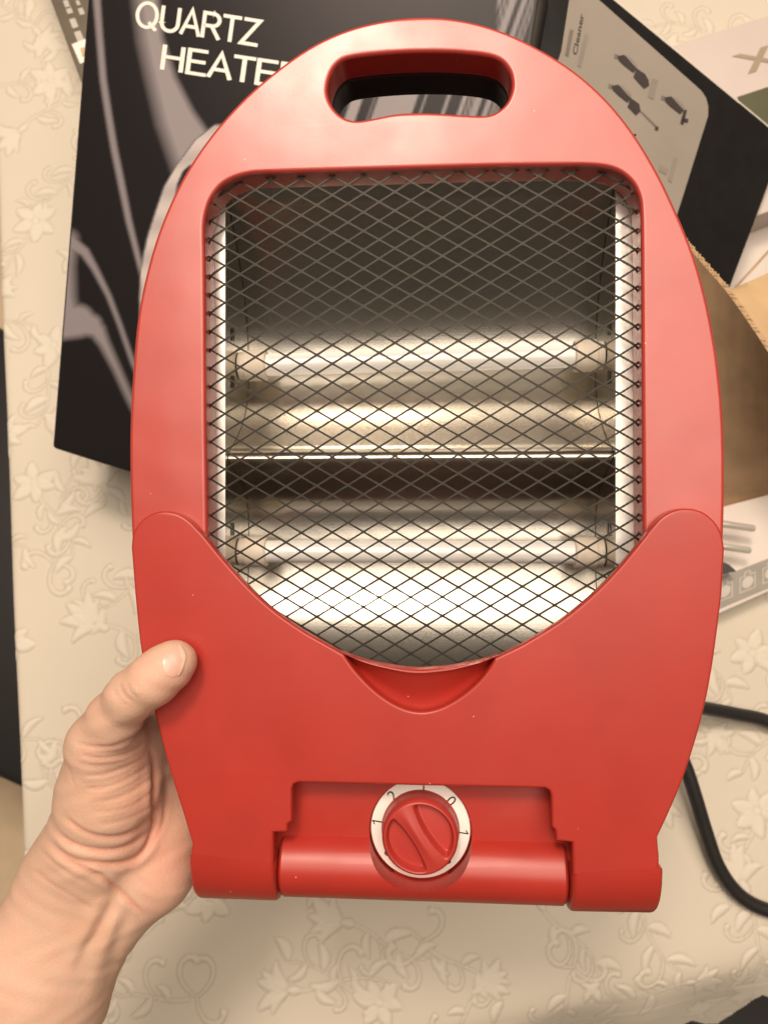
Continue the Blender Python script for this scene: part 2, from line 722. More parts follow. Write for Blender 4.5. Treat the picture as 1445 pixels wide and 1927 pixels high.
c_fl = meet(La - lout * 0.004, ldir, Fa - fout * 0.012, fdir)
c_fr = c_fl + fdir * 0.85
c_bl = c_fl + ldir * 1.0
c_br = c_bl + fdir * 0.85
top_c = [Vector((c.x, c.y, -0.004)) for c in (c_fl, c_fr, c_br, c_bl)]
loc0 = Vector((0.1, 0.1, -0.74))
box_from_face('table_top', [c - loc0 for c in top_c], Vector((0, 0, 1)), 0.028, 'wood', tbl, 0.003)
cen = sum(top_c, Vector()) / 4
for c in top_c:
    p = c + (cen - c) * 0.10 - loc0
    pydata('leg', *tube_mesh([(p.x, p.y, 0.0), (p.x, p.y, 0.708)], [0.018, 0.026], 16), 'wood', tbl, 40)


# dark seats beside the table
def seat_thing(label, corner_world, thick, height):
    cs = [Vector(c) for c in corner_world]
    c0 = sum(cs, Vector()) / 4
    base = Vector((c0.x, c0.y, -0.74))
    e = tag(empty('chair', base), label, 'chair')
    box_from_face('seat', [c - base for c in cs], Vector((0, 0, 1)), thick, 'seat', e, 0.015)
    for c in cs:
        p = c + (c0 - c) * 0.15 - base
        pydata('leg', *tube_mesh([(p.x, p.y, 0.0), (p.x, p.y, cs[0].z + 0.74 - thick + 0.004)], 0.016, 12), 'seat', e, 40)
    return e


zs = -0.30
p1, p2 = onz(-4, 1470, zs), onz(60, 1499, zs)
ed = (p2 - p1).normalized()
pr_ = Vector((-ed.y, ed.x, 0))
if pr_.y < 0:
    pr_ = -pr_
a1, b1 = p1 - ed * 0.30, p1 + ed * 0.055
seat_thing('black chair seat seen in the gap left of the table edge', [a1, b1, b1 + pr_ * 0.46, a1 + pr_ * 0.46], 0.06, zs)
p3 = onz(1375, 1990, zs)
seat_thing('black chair seat below the hem of the tablecloth at the lower right corner', [p3 + Vector((-0.09, -0.3, 0)), p3 + Vector((0.34, -0.3, 0)), p3 + Vector((0.34, 0.10, 0)), p3 + Vector((-0.09, 0.10, 0))], 0.06, zs)

# ------------------------------------------------------------------ heater frame
YAW = math.radians(4.0)
D0 = 0.310
hx = CR @ Vector((math.cos(YAW), 0, math.sin(YAW)))
hy = CR @ Vector((0, 1, 0))
hz = CR @ Vector((-math.sin(YAW), 0, math.cos(YAW)))
hp0 = CC + CR @ Vector((0, 0, -D0))
hbase = onplane(795, 1700, hp0, hz)
MH = Matrix(((hx.x, hy.x, hz.x, hbase.x), (hx.y, hy.y, hz.y, hbase.y), (hx.z, hy.z, hz.z, hbase.z), (0, 0, 0, 1)))
heater = tag(empty('quartz_heater', mat=MH), 'red portable heater with dark wire guard, two white tubes and a carry handle', 'heater')


def hp(px, py, z=0.0):
    w = onplane(px, py, hp0 + hz * z, hz) - hbase
    return Vector((w.dot(hx), w.dot(hy)))


def hdepth(px, py, z):
    """camera depth of the heater plane offset by z at a pixel"""
    p = onplane(px, py, hp0 + hz * z, hz) - CC
    return -(CR.transposed() @ p).z


def hpoly(pts, z=0.0, n=5, smooth=True):
    l = [hp(x, y, z) for x, y in pts]
    return [tuple(v) for v in (catmull(l, n) if smooth else l)]


def rrect(x0, y0, x1, y1, r, n=6):
    out = []
    for cx, cy, a0 in ((x1 - r, y0 + r, -90), (x1 - r, y1 - r, 0), (x0 + r, y1 - r, 90), (x0 + r, y0 + r, 180)):
        for k in range(n + 1):
            a = math.radians(a0 + 90 * k / n)
            out.append((cx + r * math.cos(a), cy + r * math.sin(a)))
    return out


upper = [(320, 1440), (298, 1368), (269, 1240), (256, 1130), (248, 1020), (244, 900), (244, 800), (249, 700), (258, 600), (272, 525), (292, 452), (320, 380), (352, 318), (395, 255), (450, 192), (510, 138), (580, 88), (650, 55), (725, 36), (800, 30), (870, 36), (940, 55), (1010, 87), (1080, 131), (1140, 184), (1190, 245), (1235, 318), (1270, 390), (1300, 462), (1323, 535), (1342, 622), (1355, 712), (1362, 800), (1364, 900), (1362, 1000), (1356, 1120), (1338, 1250), (1318, 1350), (1290, 1440)]
side = [tuple(v) for v in catmull([hp(x, y) for x, y in upper], 5, closed=False)]
shell_outline = side + [tuple(hp(1278, 1466)), tuple(hp(333, 1466))]

window = [(470, 327), (540, 324), (640, 321), (740, 318), (840, 315), (940, 312), (1040, 311), (1110, 311), (1155, 318), (1185, 338), (1201, 366), (1206, 405), (1207, 500), (1208, 650), (1209, 800), (1210, 950), (1211, 1100), (1211, 1300), (1190, 1360), (800, 1380), (420, 1360), (392, 1300), (391, 1100), (389, 950), (387, 800), (386, 650), (385, 500), (384, 430), (388, 398), (400, 368), (425, 342)]
handle = [(660, 108), (730, 100), (800, 97), (870, 99), (930, 108), (956, 130), (963, 160), (955, 188), (938, 206), (915, 215), (870, 214), (825, 211), (780, 210), (740, 213), (700, 221), (668, 225), (643, 217), (624, 196), (616, 170), (622, 140), (636, 119)]
front = plate_mesh('front_shell', shell_outline, [hpoly(window), hpoly(handle)], -0.016, 0.0, 0.0017, 4)
weighted(link_mesh('front_shell', front, 'red', heater, 35))

# black rear shell: plate, deeper tub, back
win_b = hpoly([(x + (8 if x > 800 else -8), y - 6 if y < 800 else y) for x, y in window], 0.0)
rs = plate_mesh('rear_shell', [tuple(Vector(p) * 0.995 + Vector((0, 0.0006))) for p in side] + [tuple(hp(1270, 1460)), tuple(hp(340, 1460))], [win_b, hpoly(handle)], -0.033, -0.0163, 0.0015, 2)
tub_out = hpoly([(400, 330), (600, 300), (800, 295), (1000, 300), (1195, 325), (1240, 500), (1255, 800), (1250, 1100), (1215, 1380), (1000, 1440), (800, 1450), (600, 1440), (385, 1380), (350, 1100), (345, 800), (360, 500)])
tub = plate_mesh('tub', tub_out, [win_b], -0.058, -0.0332, 0.002, 2)
back = plate_mesh('back', tub_out, [], -0.064, -0.0585, 0.002, 2)
bm = bmesh.new()
for m_ in (rs, tub, back):
    bm.from_mesh(m_)
mm = bpy.data.meshes.new('rear_shell')
bm.to_mesh(mm)
bm.free()
link_mesh('rear_shell', mm, 'black_plastic', heater, 35)

# ------------------------------------------------------------------ reflector
ZF, ZB = -0.0165, -0.058
xl = hp(425, 800, ZF).x
xr = hp(1157, 800, ZF).x
y_top = hp(790, 347, ZF).y
y_r1 = hp(790, 860, -0.0205).y
y_t1 = hp(790, 679, -0.040).y
y_t2 = hp(790, 1039, -0.040).y
y_bot = y_t2 - (y_top - y_t1)
ROLL = math.radians(0.9)


def trough(ya, yt, yb, ea=2.1, eb=2.1, n=30):
    out = []
    for k in range(n + 1):
        t = -1 + 2 * k / n
        if t < 0:
            y = yt + (ya - yt) * (-t)
        else:
            y = yt + (yb - yt) * t
        z = ZF + (ZB - ZF) * (1 - abs(t) ** (ea if t < 0 else eb))
        out.append((y, z))
    return out


prof = [(y_top + 0.004, ZF - 0.006), (y_top + 0.0022, ZF + 0.0002), (y_top + 0.0012, ZF + 0.0010), (y_top, ZF + 0.0004)]
prof += trough(y_top, y_t1, y_r1 + 0.0003, 2.1, 2.5)[1:]
prof[-1] = (y_r1 + 0.0004, -0.0205)
low = trough(y_r1 - 0.0012, y_t2, y_bot, 4.5, 2.1)
low[0] = (y_r1 - 0.0004, -0.0205)
prof += low
V, Fc = [], []
for x in (xl, xr):
    for y, z in prof:
        V.append((x, y, z))
n = len(prof)
for i in range(n - 1):
    Fc.append((i, i + 1, n + i + 1, n + i))
refl = pydata('reflector', V, Fc, 'reflector', heater, 50)
# end walls and flanges
for s, x, xo in ((-1, xl, hp(374, 800, ZF).x), (1, xr, hp(1222, 800, ZF).x)):
    e = 0.0002 * s
    V = [(x + e, y_top + 0.004, ZF), (x + e, y_bot, ZF), (x + e, y_bot, ZB - 0.001), (x + e, y_top + 0.004, ZB - 0.001)]
    pydata('end_wall', V, [(0, 1, 2, 3)], 'reflector', refl)
    pts = [(x + e, y_top - 0.003), (x + e, y_bot), (xo, y_bot), (xo, y_top - 0.012), (x + 0.35 * (xo - x), y_top - 0.006)]
    fl = plate_mesh('side_flange', pts if s > 0 else pts[::-1], [], ZF - 0.0010, ZF - 0.0002, 0.0002, 1)
    link_mesh('side_flange', fl, 'flange', refl, 40)
    for yt in (y_t1, y_t2):
        for dy in (0.0105, -0.0105):
            sx = x - s * 0.0003
            pydata('slot', [(sx, yt + dy - 0.0028, -0.030), (sx, yt + dy + 0.0028, -0.030), (sx, yt + dy + 0.0028, -0.0265), (sx, yt + dy - 0.0028, -0.0265)], [(0, 1, 2, 3)], 'ink', refl)
# tubes with ceramic caps
for yt, roll in ((y_t1, ROLL), (y_t2, 0.0)):
    dy = (xr - xl) / 2 * math.tan(roll)
    A, B = Vector((xl, yt - dy, -0.040)), Vector((xr, yt + dy, -0.040))
    d = (B - A).normalized()
    t_ = pydata('heating_tube', *tube_mesh([A + d * 0.008, B - d * 0.008], 0.0051, 28), 'tube', heater, 40)
    for P, s in ((A, 1), (B, -1)):
        prof_c = [(0.0002, 0.0062), (0.0030, 0.0062), (0.0034, 0.0071), (0.0120, 0.0071), (0.0128, 0.0066), (0.0128, 0.0053)]
        pydata('end_cap', *tube_mesh([P + d * s * a for a, r in prof_c], [r for a, r in prof_c], 24), 'ceramic', t_, 30)

# ------------------------------------------------------------------ wire guard (expanded metal)
GZ = -0.0052
cell_w = (hp(1000, 700, GZ) - hp(600, 700, GZ)).x / 400 * 59.3
cell_h = (hp(790, 500, GZ) - hp(790, 900, GZ)).y / 400 * 35.4
g0 = hp(773, 663, GZ)
uL, uR = hp(409, 800, GZ).x, hp(1184, 800, GZ).x
gt, gb = hp(790, 290, GZ).y, hp(790, 1300, GZ).y
GROLL = math.radians(1.0)


def guard_pt(u, v):
    """sheet bent back round the side edges"""
    r = 0.0050
    du = u - uR if u > uR else (uL - u if u < uL else 0)
    bulge = 0.0014 * math.cos(max(-1.5, min(1.5, (u - (uL + uR) / 2) / (uR - uL) * 3.0)))
    if du <= 0:
        x, z = u, GZ + bulge
    else:
        s = 1 if u > uR else -1
        a = min(du / r, 1.75)
        x = (uR if s > 0 else uL) + s * r * math.sin(a)
        z = GZ + bulge - r * (1 - math.cos(a))
        rest = du - a * r
        x += s * rest * math.cos(a)
        z -= rest * math.sin(a)
    y = v + (u - (uL + uR) / 2) * math.tan(GROLL)
    return Vector((x, y, z))


V, Fc = [], []
hw, ht = 0.00036, 0.00030


def strand(a, b):
    p, q_ = guard_pt(*a), guard_pt(*b)
    d = (q_ - p)
    if d.length < 1e-6:
        return
    d.normalize()
    up = Vector((0, 0, 1)) if abs(d.z) < 0.9 else Vector((1, 0, 0))
    sd = d.cross(up).normalized()
    nn = sd.cross(d).normalized()
    i = len(V)
    for P, ww in ((p - d * 0.0002, hw * 1.25), ((p * 0.8 + q_ * 0.2), hw), ((p * 0.2 + q_ * 0.8), hw), (q_ + d * 0.0002, hw * 1.25)):
        for sx, sz in ((-1, -1), (1, -1), (1, 1), (-1, 1)):
            V.append(P + sd * ww * sx + nn * ht * sz)
    for k in range(3):
        for m_ in range(4):
            m2 = (m_ + 1) % 4
            Fc.append((i + k * 4 + m_, i + k * 4 + m2, i + (k + 1) * 4 + m2, i + (k + 1) * 4 + m_))


ncol = int((uR - uL) / cell_w) + 4
for ci in range(-14, 15):
    for rj in range(-48, 40):
        v0 = g0.y + rj * cell_h * 0.5
        u0 = g0.x + ci * cell_w * 0.5
        if (ci + rj) % 2:
            continue
        if v0 > gt or v0 < gb:
            continue
        if u0 < uL - 0.018 or u0 > uR + 0.018:
            continue
        jit = lambda: rng.normal(0, 0.00006)
        for sg in (1, -1):
            a = (u0, v0)
            b = (u0 + cell_w * 0.5, v0 + sg * cell_h * 0.5)
            if b[0] > uR - 0.001 or a[0] < uL + 0.001:
                k = 4
            else:
                k = 1
            for t in range(k):
                f0, f1 = t / k, (t + 1) / k
                strand((a[0] + (b[0] - a[0]) * f0, a[1] + (b[1] - a[1]) * f0), (a[0] + (b[0] - a[0]) * f1, a[1] + (b[1] - a[1]) * f1))
pydata('wire_guard', V, Fc, 'guard', heater)

# ------------------------------------------------------------------ folded stand cover
CZ0, CZ = 0.0004, 0.0058
u_curve = [(385, 1010), (420, 1053), (470, 1108), (520, 1153), (575, 1191), (640, 1228), (700, 1249), (760, 1260), (800, 1262), (850, 1258), (910, 1244), (980, 1215), (1050, 1172), (1110, 1124), (1160, 1074), (1205, 1020)]
tab_l = [(247, 1030), (250, 1005), (262, 984), (281, 969), (305, 962), (332, 966), (355, 979), (373, 997)]
tab_r = [(1222, 998), (1244, 974), (1270, 960), (1297, 957), (1323, 964), (1345, 982), (1358, 1005), (1363, 1032)]
scoop_arc = [(646, 1231), (665, 1258), (690, 1286), (720, 1312), (755, 1332), (790, 1340), (825, 1334), (860, 1316), (893, 1290), (917, 1263), (932, 1238)]
line1 = [p for p in u_curve if p[0] < 640]
line2 = [p for p in u_curve if p[0] > 935]
upper_edge = catmull([hp(x, y, CZ) for x, y in tab_l + line1], 4, closed=False) + catmull([hp(x, y, CZ) for x, y in scoop_arc], 4, closed=False) + catmull([hp(x, y, CZ) for x, y in line2 + tab_r], 4, closed=False)
right_side = catmull([hp(x, y, CZ) for x, y in [(1358, 1120), (1341, 1250), (1321, 1350), (1291, 1450), (1263, 1520), (1237, 1576)]], 4, closed=False)
tail = [(1238, 1590), (1240, 1612), (1240, 1640), (1078, 1649), (1077, 1586), (1046, 1583), (1045, 1563), (1038, 1556), (1037, 1498), (1034, 1489), (1026, 1484), (790, 1479), (562, 1473), (553, 1476), (549, 1483), (549, 1545), (541, 1551), (541, 1563), (537, 1567), (514, 1567), (514, 1629), (360, 1615), (360, 1600), (362, 1590)]
left_side = catmull([hp(x, y, CZ) for x, y in [(345, 1532), (320, 1452), (298, 1370), (268, 1242), (254, 1120)]], 4, closed=False)
outline = [tuple(p) for p in upper_edge + right_side + [hp(x, y, CZ) for x, y in tail] + left_side]
cover = weighted(link_mesh('stand_cover', plate_mesh('stand_cover', outline, [], CZ0, CZ, 0.0011, 3), 'red_cover', heater, 35))
# thumb scoop between crescent and the curved edge
arc = catmull([hp(x, y, CZ) for x, y in scoop_arc], 4, closed=False)
uarc_px = [(640, 1228), (668, 1239), (700, 1249), (730, 1255), (760, 1260), (790, 1262), (820, 1260), (850, 1257), (880, 1251), (910, 1244), (938, 1234)]
uarc = catmull([hp(x, y, CZ) for x, y in uarc_px], 4, closed=False)
V, Fc = [], []
rows = [(1.03, CZ - 0.0012), (1.0, CZ - 0.0062), (0.95, CZ - 0.0078), (0.8, CZ - 0.0072), (0.6, CZ - 0.0056), (0.4, CZ - 0.0040), (0.2, CZ - 0.0022), (0.12, CZ - 0.0014), (0.06, CZ - 0.0004), (0.02, CZ - 0.0005), (-0.01, CZ - 0.0014), (-0.02, CZ - 0.0060)]
na = len(arc)
for f_, z in rows:
    for a, b in zip(arc, uarc):
        p = b + (a - b) * f_
        V.append((p.x, p.y, z))
for r_ in range(len(rows) - 1):
    for i in range(na - 1):
        Fc.append((r_ * na + i, r_ * na + i + 1, (r_ + 1) * na + i + 1, (r_ + 1) * na + i))
pydata('thumb_scoop', V, Fc, 'red_cover', cover, 50)


def loft(name, sections, mat, parent, ang=35):
    """sections: list of closed rings with equal counts"""
    V, Fc = [], []
    m_ = len(sections[0])
    for s in sections:
        V += [tuple(p) for p in s]
    for i in range(len(sections) - 1):
        for k in range(m_):
            k2 = (k + 1) % m_
            Fc.append((i * m_ + k, i * m_ + k2, (i + 1) * m_ + k2, (i + 1) * m_ + k))
    Fc.append(tuple(range(m_)))
    Fc.append(tuple((len(sections) - 1) * m_ + k for k in reversed(range(m_))))
    return pydata(name, V, Fc, mat, parent, ang)


def knuckle_ring(x, yl, yb, inset):
    R = (yl - yb)
    ring = []
    zt = CZ + 0.0001
    dz = 0.0185
    for k in range(15):
        a = math.pi / 2 * k / 14
        ring.append((x, yl - R * math.sin(a), zt - dz * (1 - math.cos(a))))
    for k in range(1, 9):
        a = math.pi / 2 * k / 8
        ring.append((x, yb + R * (1 - math.cos(a)) * 0.8, zt - dz - 0.014 * math.sin(a)))
    ring.append((x, yl, zt - dz - 0.014))
    c = Vector((x, (yl + yb) / 2, zt - dz * 0.7))
    if inset:
        ring = [tuple(c + (Vector(p) - c) * (1 - inset)) for p in ring]
    return ring


for (xa, xb, yla, ylb, yba, ybb) in ((360, 519, 1614, 1629, 1694, 1699), (1074, 1243, 1650, 1639, 1719, 1723)):
    secs = []
    for t, ins in ((0, 0.22), (0.012, 0.10), (0.035, 0.03), (0.06, 0.0), (0.94, 0.0), (0.965, 0.02), (0.985, 0.07), (1.0, 0.16)):
        px = xa + (xb - xa) * t
        x = hp(px, 1660, CZ - 0.004).x
        yl = hp(px, yla + (ylb - yla) * t, CZ).y + 0.0016
        yb = hp(px, yba + (ybb - yba) * t, CZ - 0.013).y
        secs.append(knuckle_ring(x, yl, yb, ins))
    loft('hinge_knuckle', secs, 'red_cover', cover)

# base behind the cover
base_pl = plate_mesh('base_plate', hpoly([(372, 1455), (372, 1690), (1232, 1712), (1232, 1455)], 0, smooth=False), [], -0.036, -0.0150, 0.002, 2)
link_mesh('base_plate', base_pl, 'red_cover', heater, 35)

# control panel + barrel with dished cut for the dial
PZ = -0.0072
DZ = PZ - 0.0016
dc = hp(791, 1559, DZ)
dr = (hp(884.5, 1559, DZ) - dc).x
panel_me = plate_mesh('control_panel', hpoly([(500, 1440), (500, 1640), (1092, 1650), (1092, 1440)], PZ, smooth=False), [], -0.0148, PZ, 0.0005, 1)
panel = link_mesh('control_panel', panel_me, 'red_cover', heater, 35)
secs = []
for t, ins in ((0, 0.12), (0.004, 0.05), (0.012, 0.0), (0.988, 0.0), (0.996, 0.05), (1.0, 0.12)):
    px = 525 + (1068 - 525) * t
    yc_px = 1640 + 17 * t
    x = hp(px, 1640, -0.002).x
    yc = hp(px, yc_px, -0.002).y
    zc_ = -0.0138
    r_ = 0.0150 * (1 - ins)
    secs.append([(x, yc + r_ * 0.94 * math.sin(a), zc_ + r_ * 1.06 * math.cos(a)) for a in [2 * math.pi * k / 64 for k in range(64)]])
barrel = loft('hinge_barrel', secs, 'red_cover', heater)


def cut_dish(o, center, r, z0, z1, flare):
    Vc, Fcc = tube_mesh([(center.x, center.y, z0), (center.x, center.y, z1)], [r, r + flare], 72)
    c = pydata('cutter', Vc, Fcc, None)
    c.parent = heater
    md = o.modifiers.new('cut', 'BOOLEAN')
    md.operation = 'DIFFERENCE'
    md.solver = 'EXACT'
    md.object = c
    bpy.context.view_layer.update()
    dg = bpy.context.evaluated_depsgraph_get()
    nm = bpy.data.meshes.new_from_object(o.evaluated_get(dg))
    o.modifiers.clear()
    o.data = nm
    bpy.data.objects.remove(c)
    smooth_by_angle(nm, 35)


dish_c = Vector((dc.x, dc.y - 0.0002))
cut_dish(panel, dish_c, dr + 0.0006, DZ - 0.0012, 0.03, 0.0018)
cut_dish(barrel, dish_c, dr + 0.0006, DZ - 0.0012, 0.03, 0.0018)

# dial disc, markings
circ = [(dc.x + dr * math.cos(2 * math.pi * k / 96), dc.y + dr * math.sin(2 * math.pi * k / 96)) for k in range(96)]
dial = link_mesh('dial', plate_mesh('dial', circ, [], DZ - 0.0010, DZ, 0.0002, 1), 'dial', heater, 35)


def mark(name, ch, px, py, rot, size):
    c = hp(px, py, DZ)
    x = Vector((math.cos(rot), math.sin(rot), 0))
    y = Vector((-math.sin(rot), math.cos(rot), 0))
    o = Vector((c.x, c.y, DZ)) - y * size * 0.36
    return text_mesh(name, ch, 'ink', dial, o, x, y, size, 'CENTER', 1.0, 0.00012)


sz = 0.0066
mark('numeral', '2', 738, 1497, math.radians(40), sz)
mark('numeral', '0', 849, 1507, math.radians(-46), sz)


def one(px, py, rot, h):
    """numeral 1 with its flag"""
    c = hp(px, py, DZ)
    pts = [(0.02, -0.5), (0.14, -0.5), (0.14, 0.5), (0.03, 0.5), (-0.06, 0.38), (-0.24, 0.28), (-0.24, 0.17), (0.02, 0.30)]
    V = [(c.x + h * (x * math.cos(rot) - y * math.sin(rot)), c.y + h * (x * math.sin(rot) + y * math.cos(rot)), DZ + 0.00012) for x, y in pts]
    return pydata('numeral', V, [tuple(range(len(V)))], 'ink', dial)


one(710, 1547, math.radians(82), 0.0045)
one(872, 1566, math.radians(-97), 0.0042)
mark('numeral', '3', 731, 1602, math.radians(128), sz * 0.9)
mark('numeral', '2', 840, 1618, math.radians(-140), sz * 0.9)
tk = hp(797, 1483, DZ)
pydata('tick_mark', [(tk.x - 0.0003, tk.y - 0.0011, DZ + 0.00012), (tk.x + 0.0003, tk.y - 0.0011, DZ + 0.00012), (tk.x + 0.0003, tk.y + 0.0011, DZ + 0.00012), (tk.x - 0.0003, tk.y + 0.0011, DZ + 0.00012)], [(0, 1, 2, 3)], 'ink', dial)

# knob with diagonal grip
kr = dr * 0.757
KH = 0.0100
kc = dc
gang = math.radians(-57)
gd = np.array([math.cos(gang), math.sin(gang)])
gn = np.array([-gd[1], gd[0]])


def sstep(a, b, x):
    t = np.clip((x - a) / (b - a), 0, 1)
    return t * t * (3 - 2 * t)


V, Fc = [], []
NA = 140
rs_ = list(np.linspace(0, kr * 0.985, 46))
for r_ in rs_:
    for k in range(NA):
        a = 2 * math.pi * k / NA
        x, y = r_ * math.cos(a), r_ * math.sin(a)
        v = abs(x * gn[0] + y * gn[1])
        w = x * gd[0] + y * gd[1]
        half = 0.0026 + 0.0030 * (abs(w) / kr) ** 2.2
        inside = sstep(half, half + 0.0016, v) * (1 - sstep(kr - 0.0030, kr - 0.0017, r_)) * (1 - sstep(kr * 0.70, kr * 0.84, abs(w)))
        edge = sstep(kr * 0.90, kr * 0.985, r_)
        z = KH - 0.0040 * inside - 0.0014 * edge * edge + 0.0007 * (1 - (r_ / kr) ** 2) + 0.0008 * (1 - sstep(0, half, v)) * (1 - (w / kr) ** 2)
        V.append((kc.x + x, kc.y + y, DZ + z))
nr = len(rs_)
for z, rr in ((KH * 0.55, kr), (KH * 0.25, kr * 1.005), (0.0016, kr * 1.01), (0.0012, kr * 1.035), (0.0004, kr * 1.04), (-0.0002, kr * 1.04)):
    for k in range(NA):
        a = 2 * math.pi * k / NA
        V.append((kc.x + rr * math.cos(a), kc.y + rr * math.sin(a), DZ + z))
    nr += 1
for i in range(nr - 1):
    for k in range(NA):
        k2 = (k + 1) % NA
        if i == 0:
            Fc.append((k, NA + k, NA + k2))
        else:
            Fc.append((i * NA + k, (i + 1) * NA + k, (i + 1) * NA + k2, i * NA + k2))
kn = pydata('knob', V, Fc, 'red_knob', heater)
bm = bmesh.new()
bm.from_mesh(kn.data)
bmesh.ops.remove_doubles(bm, verts=bm.verts, dist=1e-6)
bmesh.ops.recalc_face_normals(bm, faces=bm.faces)
bm.to_mesh(kn.data)
bm.free()
smooth_by_angle(kn.data, 60)

# ------------------------------------------------------------------ the heater's own carton
A_bl, A_br, A_tl = at(98, 843, 0.505), at(835, 1078, 0.455), at(178, -170, 0.475)
An = (A_br - A_bl).cross(A_tl - A_bl).normalized()
A_tr = onplane(1031, -110, A_bl, An)
quad = [A_bl, A_br, A_tr, A_tl]
thick = 0.20
for c in quad:
    thick = min(thick, (c.z - 0.002) / max(An.z, 0.1))
abase = Vector((A_bl.x + 0.1, A_bl.y + 0.1, 0.0))
boxA = tag(empty('product_box', abase), 'black printed carton reading QUARTZ HEATER behind the red heater', 'box')
carton = box_from_face('carton', [c - abase for c in quad], An, thick, 'box_black', boxA, 0.0022)


def sd_band(px, py, pts, soft_l, soft_r):
    """coverage of a printed band given centre points (x, y, width)"""
    best = np.zeros_like(px)
    for i in range(len(pts) - 1):
        x0, y0, w0 = pts[i]
        x1, y1, w1 = pts[i + 1]
        ex, ey = x1 - x0, y1 - y0
        L2 = ex * ex + ey * ey
        t = ((px - x0) * ex + (py - y0) * ey) / L2
        tc2 = np.clip(t, 0, 1)
        dx, dy = px - x0 - tc2 * ex, py - y0 - tc2 * ey
        sgn = np.sign(dx * ey - dy * ex)
        d = np.hypot(dx, dy)
        w = (w0 + (w1 - w0) * tc2) / 2
        soft = np.where(sgn > 0, soft_r, soft_l)
        c = np.clip((w - d) / soft + 0.5, 0, 1)
        best = np.maximum(best, c)
    return best


NU, NV = 250, 330
us, vs = np.meshgrid(np.linspace(0.008, 0.992, NU), np.linspace(0.006, 0.994, NV), indexing='ij')
q4 = [np.array(c) for c in quad]
P3 = ((1 - us) * (1 - vs))[..., None] * q4[0] + (us * (1 - vs))[..., None] * q4[1] + (us * vs)[..., None] * q4[2] + ((1 - us) * vs)[..., None] * q4[3]
CRn = np.array(CR.transposed())
pc = (P3 - np.array(CC)) @ CRn.T
ppx = CX + F * pc[..., 0] / -pc[..., 2]
ppy = CY + F * pc[..., 1] / pc[..., 2]
pr = np.zeros_like(ppx)
bands = [
    ([(178, -150, 12), (183, 0, 13), (188, 66, 12), (195, 150, 12), (205, 216, 12), (216, 282, 12), (229, 345, 12), (243, 415, 11), (251, 447, 10), (264, 499, 9), (300, 640, 8)], 7, 7, 0.72),
    ([(270, -150, 34), (277, 0, 42), (286, 75, 42), (308, 155, 50), (334, 225, 68), (372, 300, 90), (420, 380, 100)], 30, 14, 0.78),
    ([(128, 450, 22), (142, 462, 22), (160, 474, 17), (179, 505, 12), (205, 556, 9), (225, 608, 8), (250, 680, 8), (300, 800, 8)], 8, 8, 0.70),
    ([(132, 450, 26), (127, 500, 24), (124, 560, 34), (122, 600, 60)], 22, 22, 0.74),
    ([(110, 610, 58), (148, 604, 60), (172, 612, 40), (184, 622, 28), (197, 646, 18), (220, 693, 13), (241, 740, 12), (290, 840, 12)], 14, 14, 0.74),
]
for pts, sl, sr, amp in bands:
    pr = np.maximum(pr, amp * sd_band(ppx, ppy, pts, sl, sr))
# light streaks on the right part
for xc, w, amp in ((667, 22, .8), (700, 6, .35), (743, 74, .78), (795, 4, .7), (838, 7, .75), (869, 9, .78), (879, 4, .7), (885, 4, .6), (895, 14, .76), (917, 10, .74), (930, 9, .45), (938, 4, .6)):
    x = xc + (200 - ppy) * 0.35
    pr = np.maximum(pr, amp * np.clip((w / 2 - np.abs(ppx - x)) / 4 + 0.5, 0, 1) * np.clip((420 - ppy) / 120, 0, 1) * np.maximum(np.clip((ppy - 70) / 50, 0, 1), np.clip((ppx - 932) / 8, 0, 1)))
# slow grey gradient in the print, strongest at the top
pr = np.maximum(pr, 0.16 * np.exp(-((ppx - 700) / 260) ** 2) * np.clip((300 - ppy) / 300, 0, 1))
# white picture with a dark opening
outer = [(407, 233), (369, 262), (332, 312), (309, 352), (293, 399), (279, 442), (270, 482), (265, 512), (263, 556), (264, 600)]
oy = np.array([p[1] for p in outer], float)
ox = np.array([p[0] for p in outer], float)
edge_x = np.interp(ppy, oy, ox)
white = np.clip((ppx - edge_x) / 4 + 0.5, 0, 1) * np.clip((ppy - 232) / 5, 0, 1) * np.clip((640 - ppy) / 30, 0, 1) * (ppx < 560)
notch_x = np.interp(ppy, [305, 311, 322, 345, 375, 400], [380, 358, 345, 335, 330, 330])
notch = np.clip((ppx - notch_x) / 4 + 0.5, 0, 1) * np.clip((ppy - 306) / 6, 0, 1) * np.clip((392 - ppy) / 6, 0, 1)
pr = np.maximum(pr * (1 - white), white * (0.93 + 0.05 * np.sin(ppy * 0.1)))
pr = pr * (1 - 0.97 * notch)
co = (P3 + np.array(An) * 0.00015 - np.array(abase)).reshape(-1, 3)
ii = np.arange(NU * NV).reshape(NU, NV)
qd = np.stack([ii[:-1, :-1].ravel(), ii[1:, :-1].ravel(), ii[1:, 1:].ravel(), ii[:-1, 1:].ravel()], 1)
me = np_mesh('printed_front', co, qd)
a_ = me.attributes.new('print', 'FLOAT', 'POINT')
a_.data.foreach_set('value', pr.ravel().astype(np.float32))
link_mesh('printed_front', me, 'carton_print', carton)


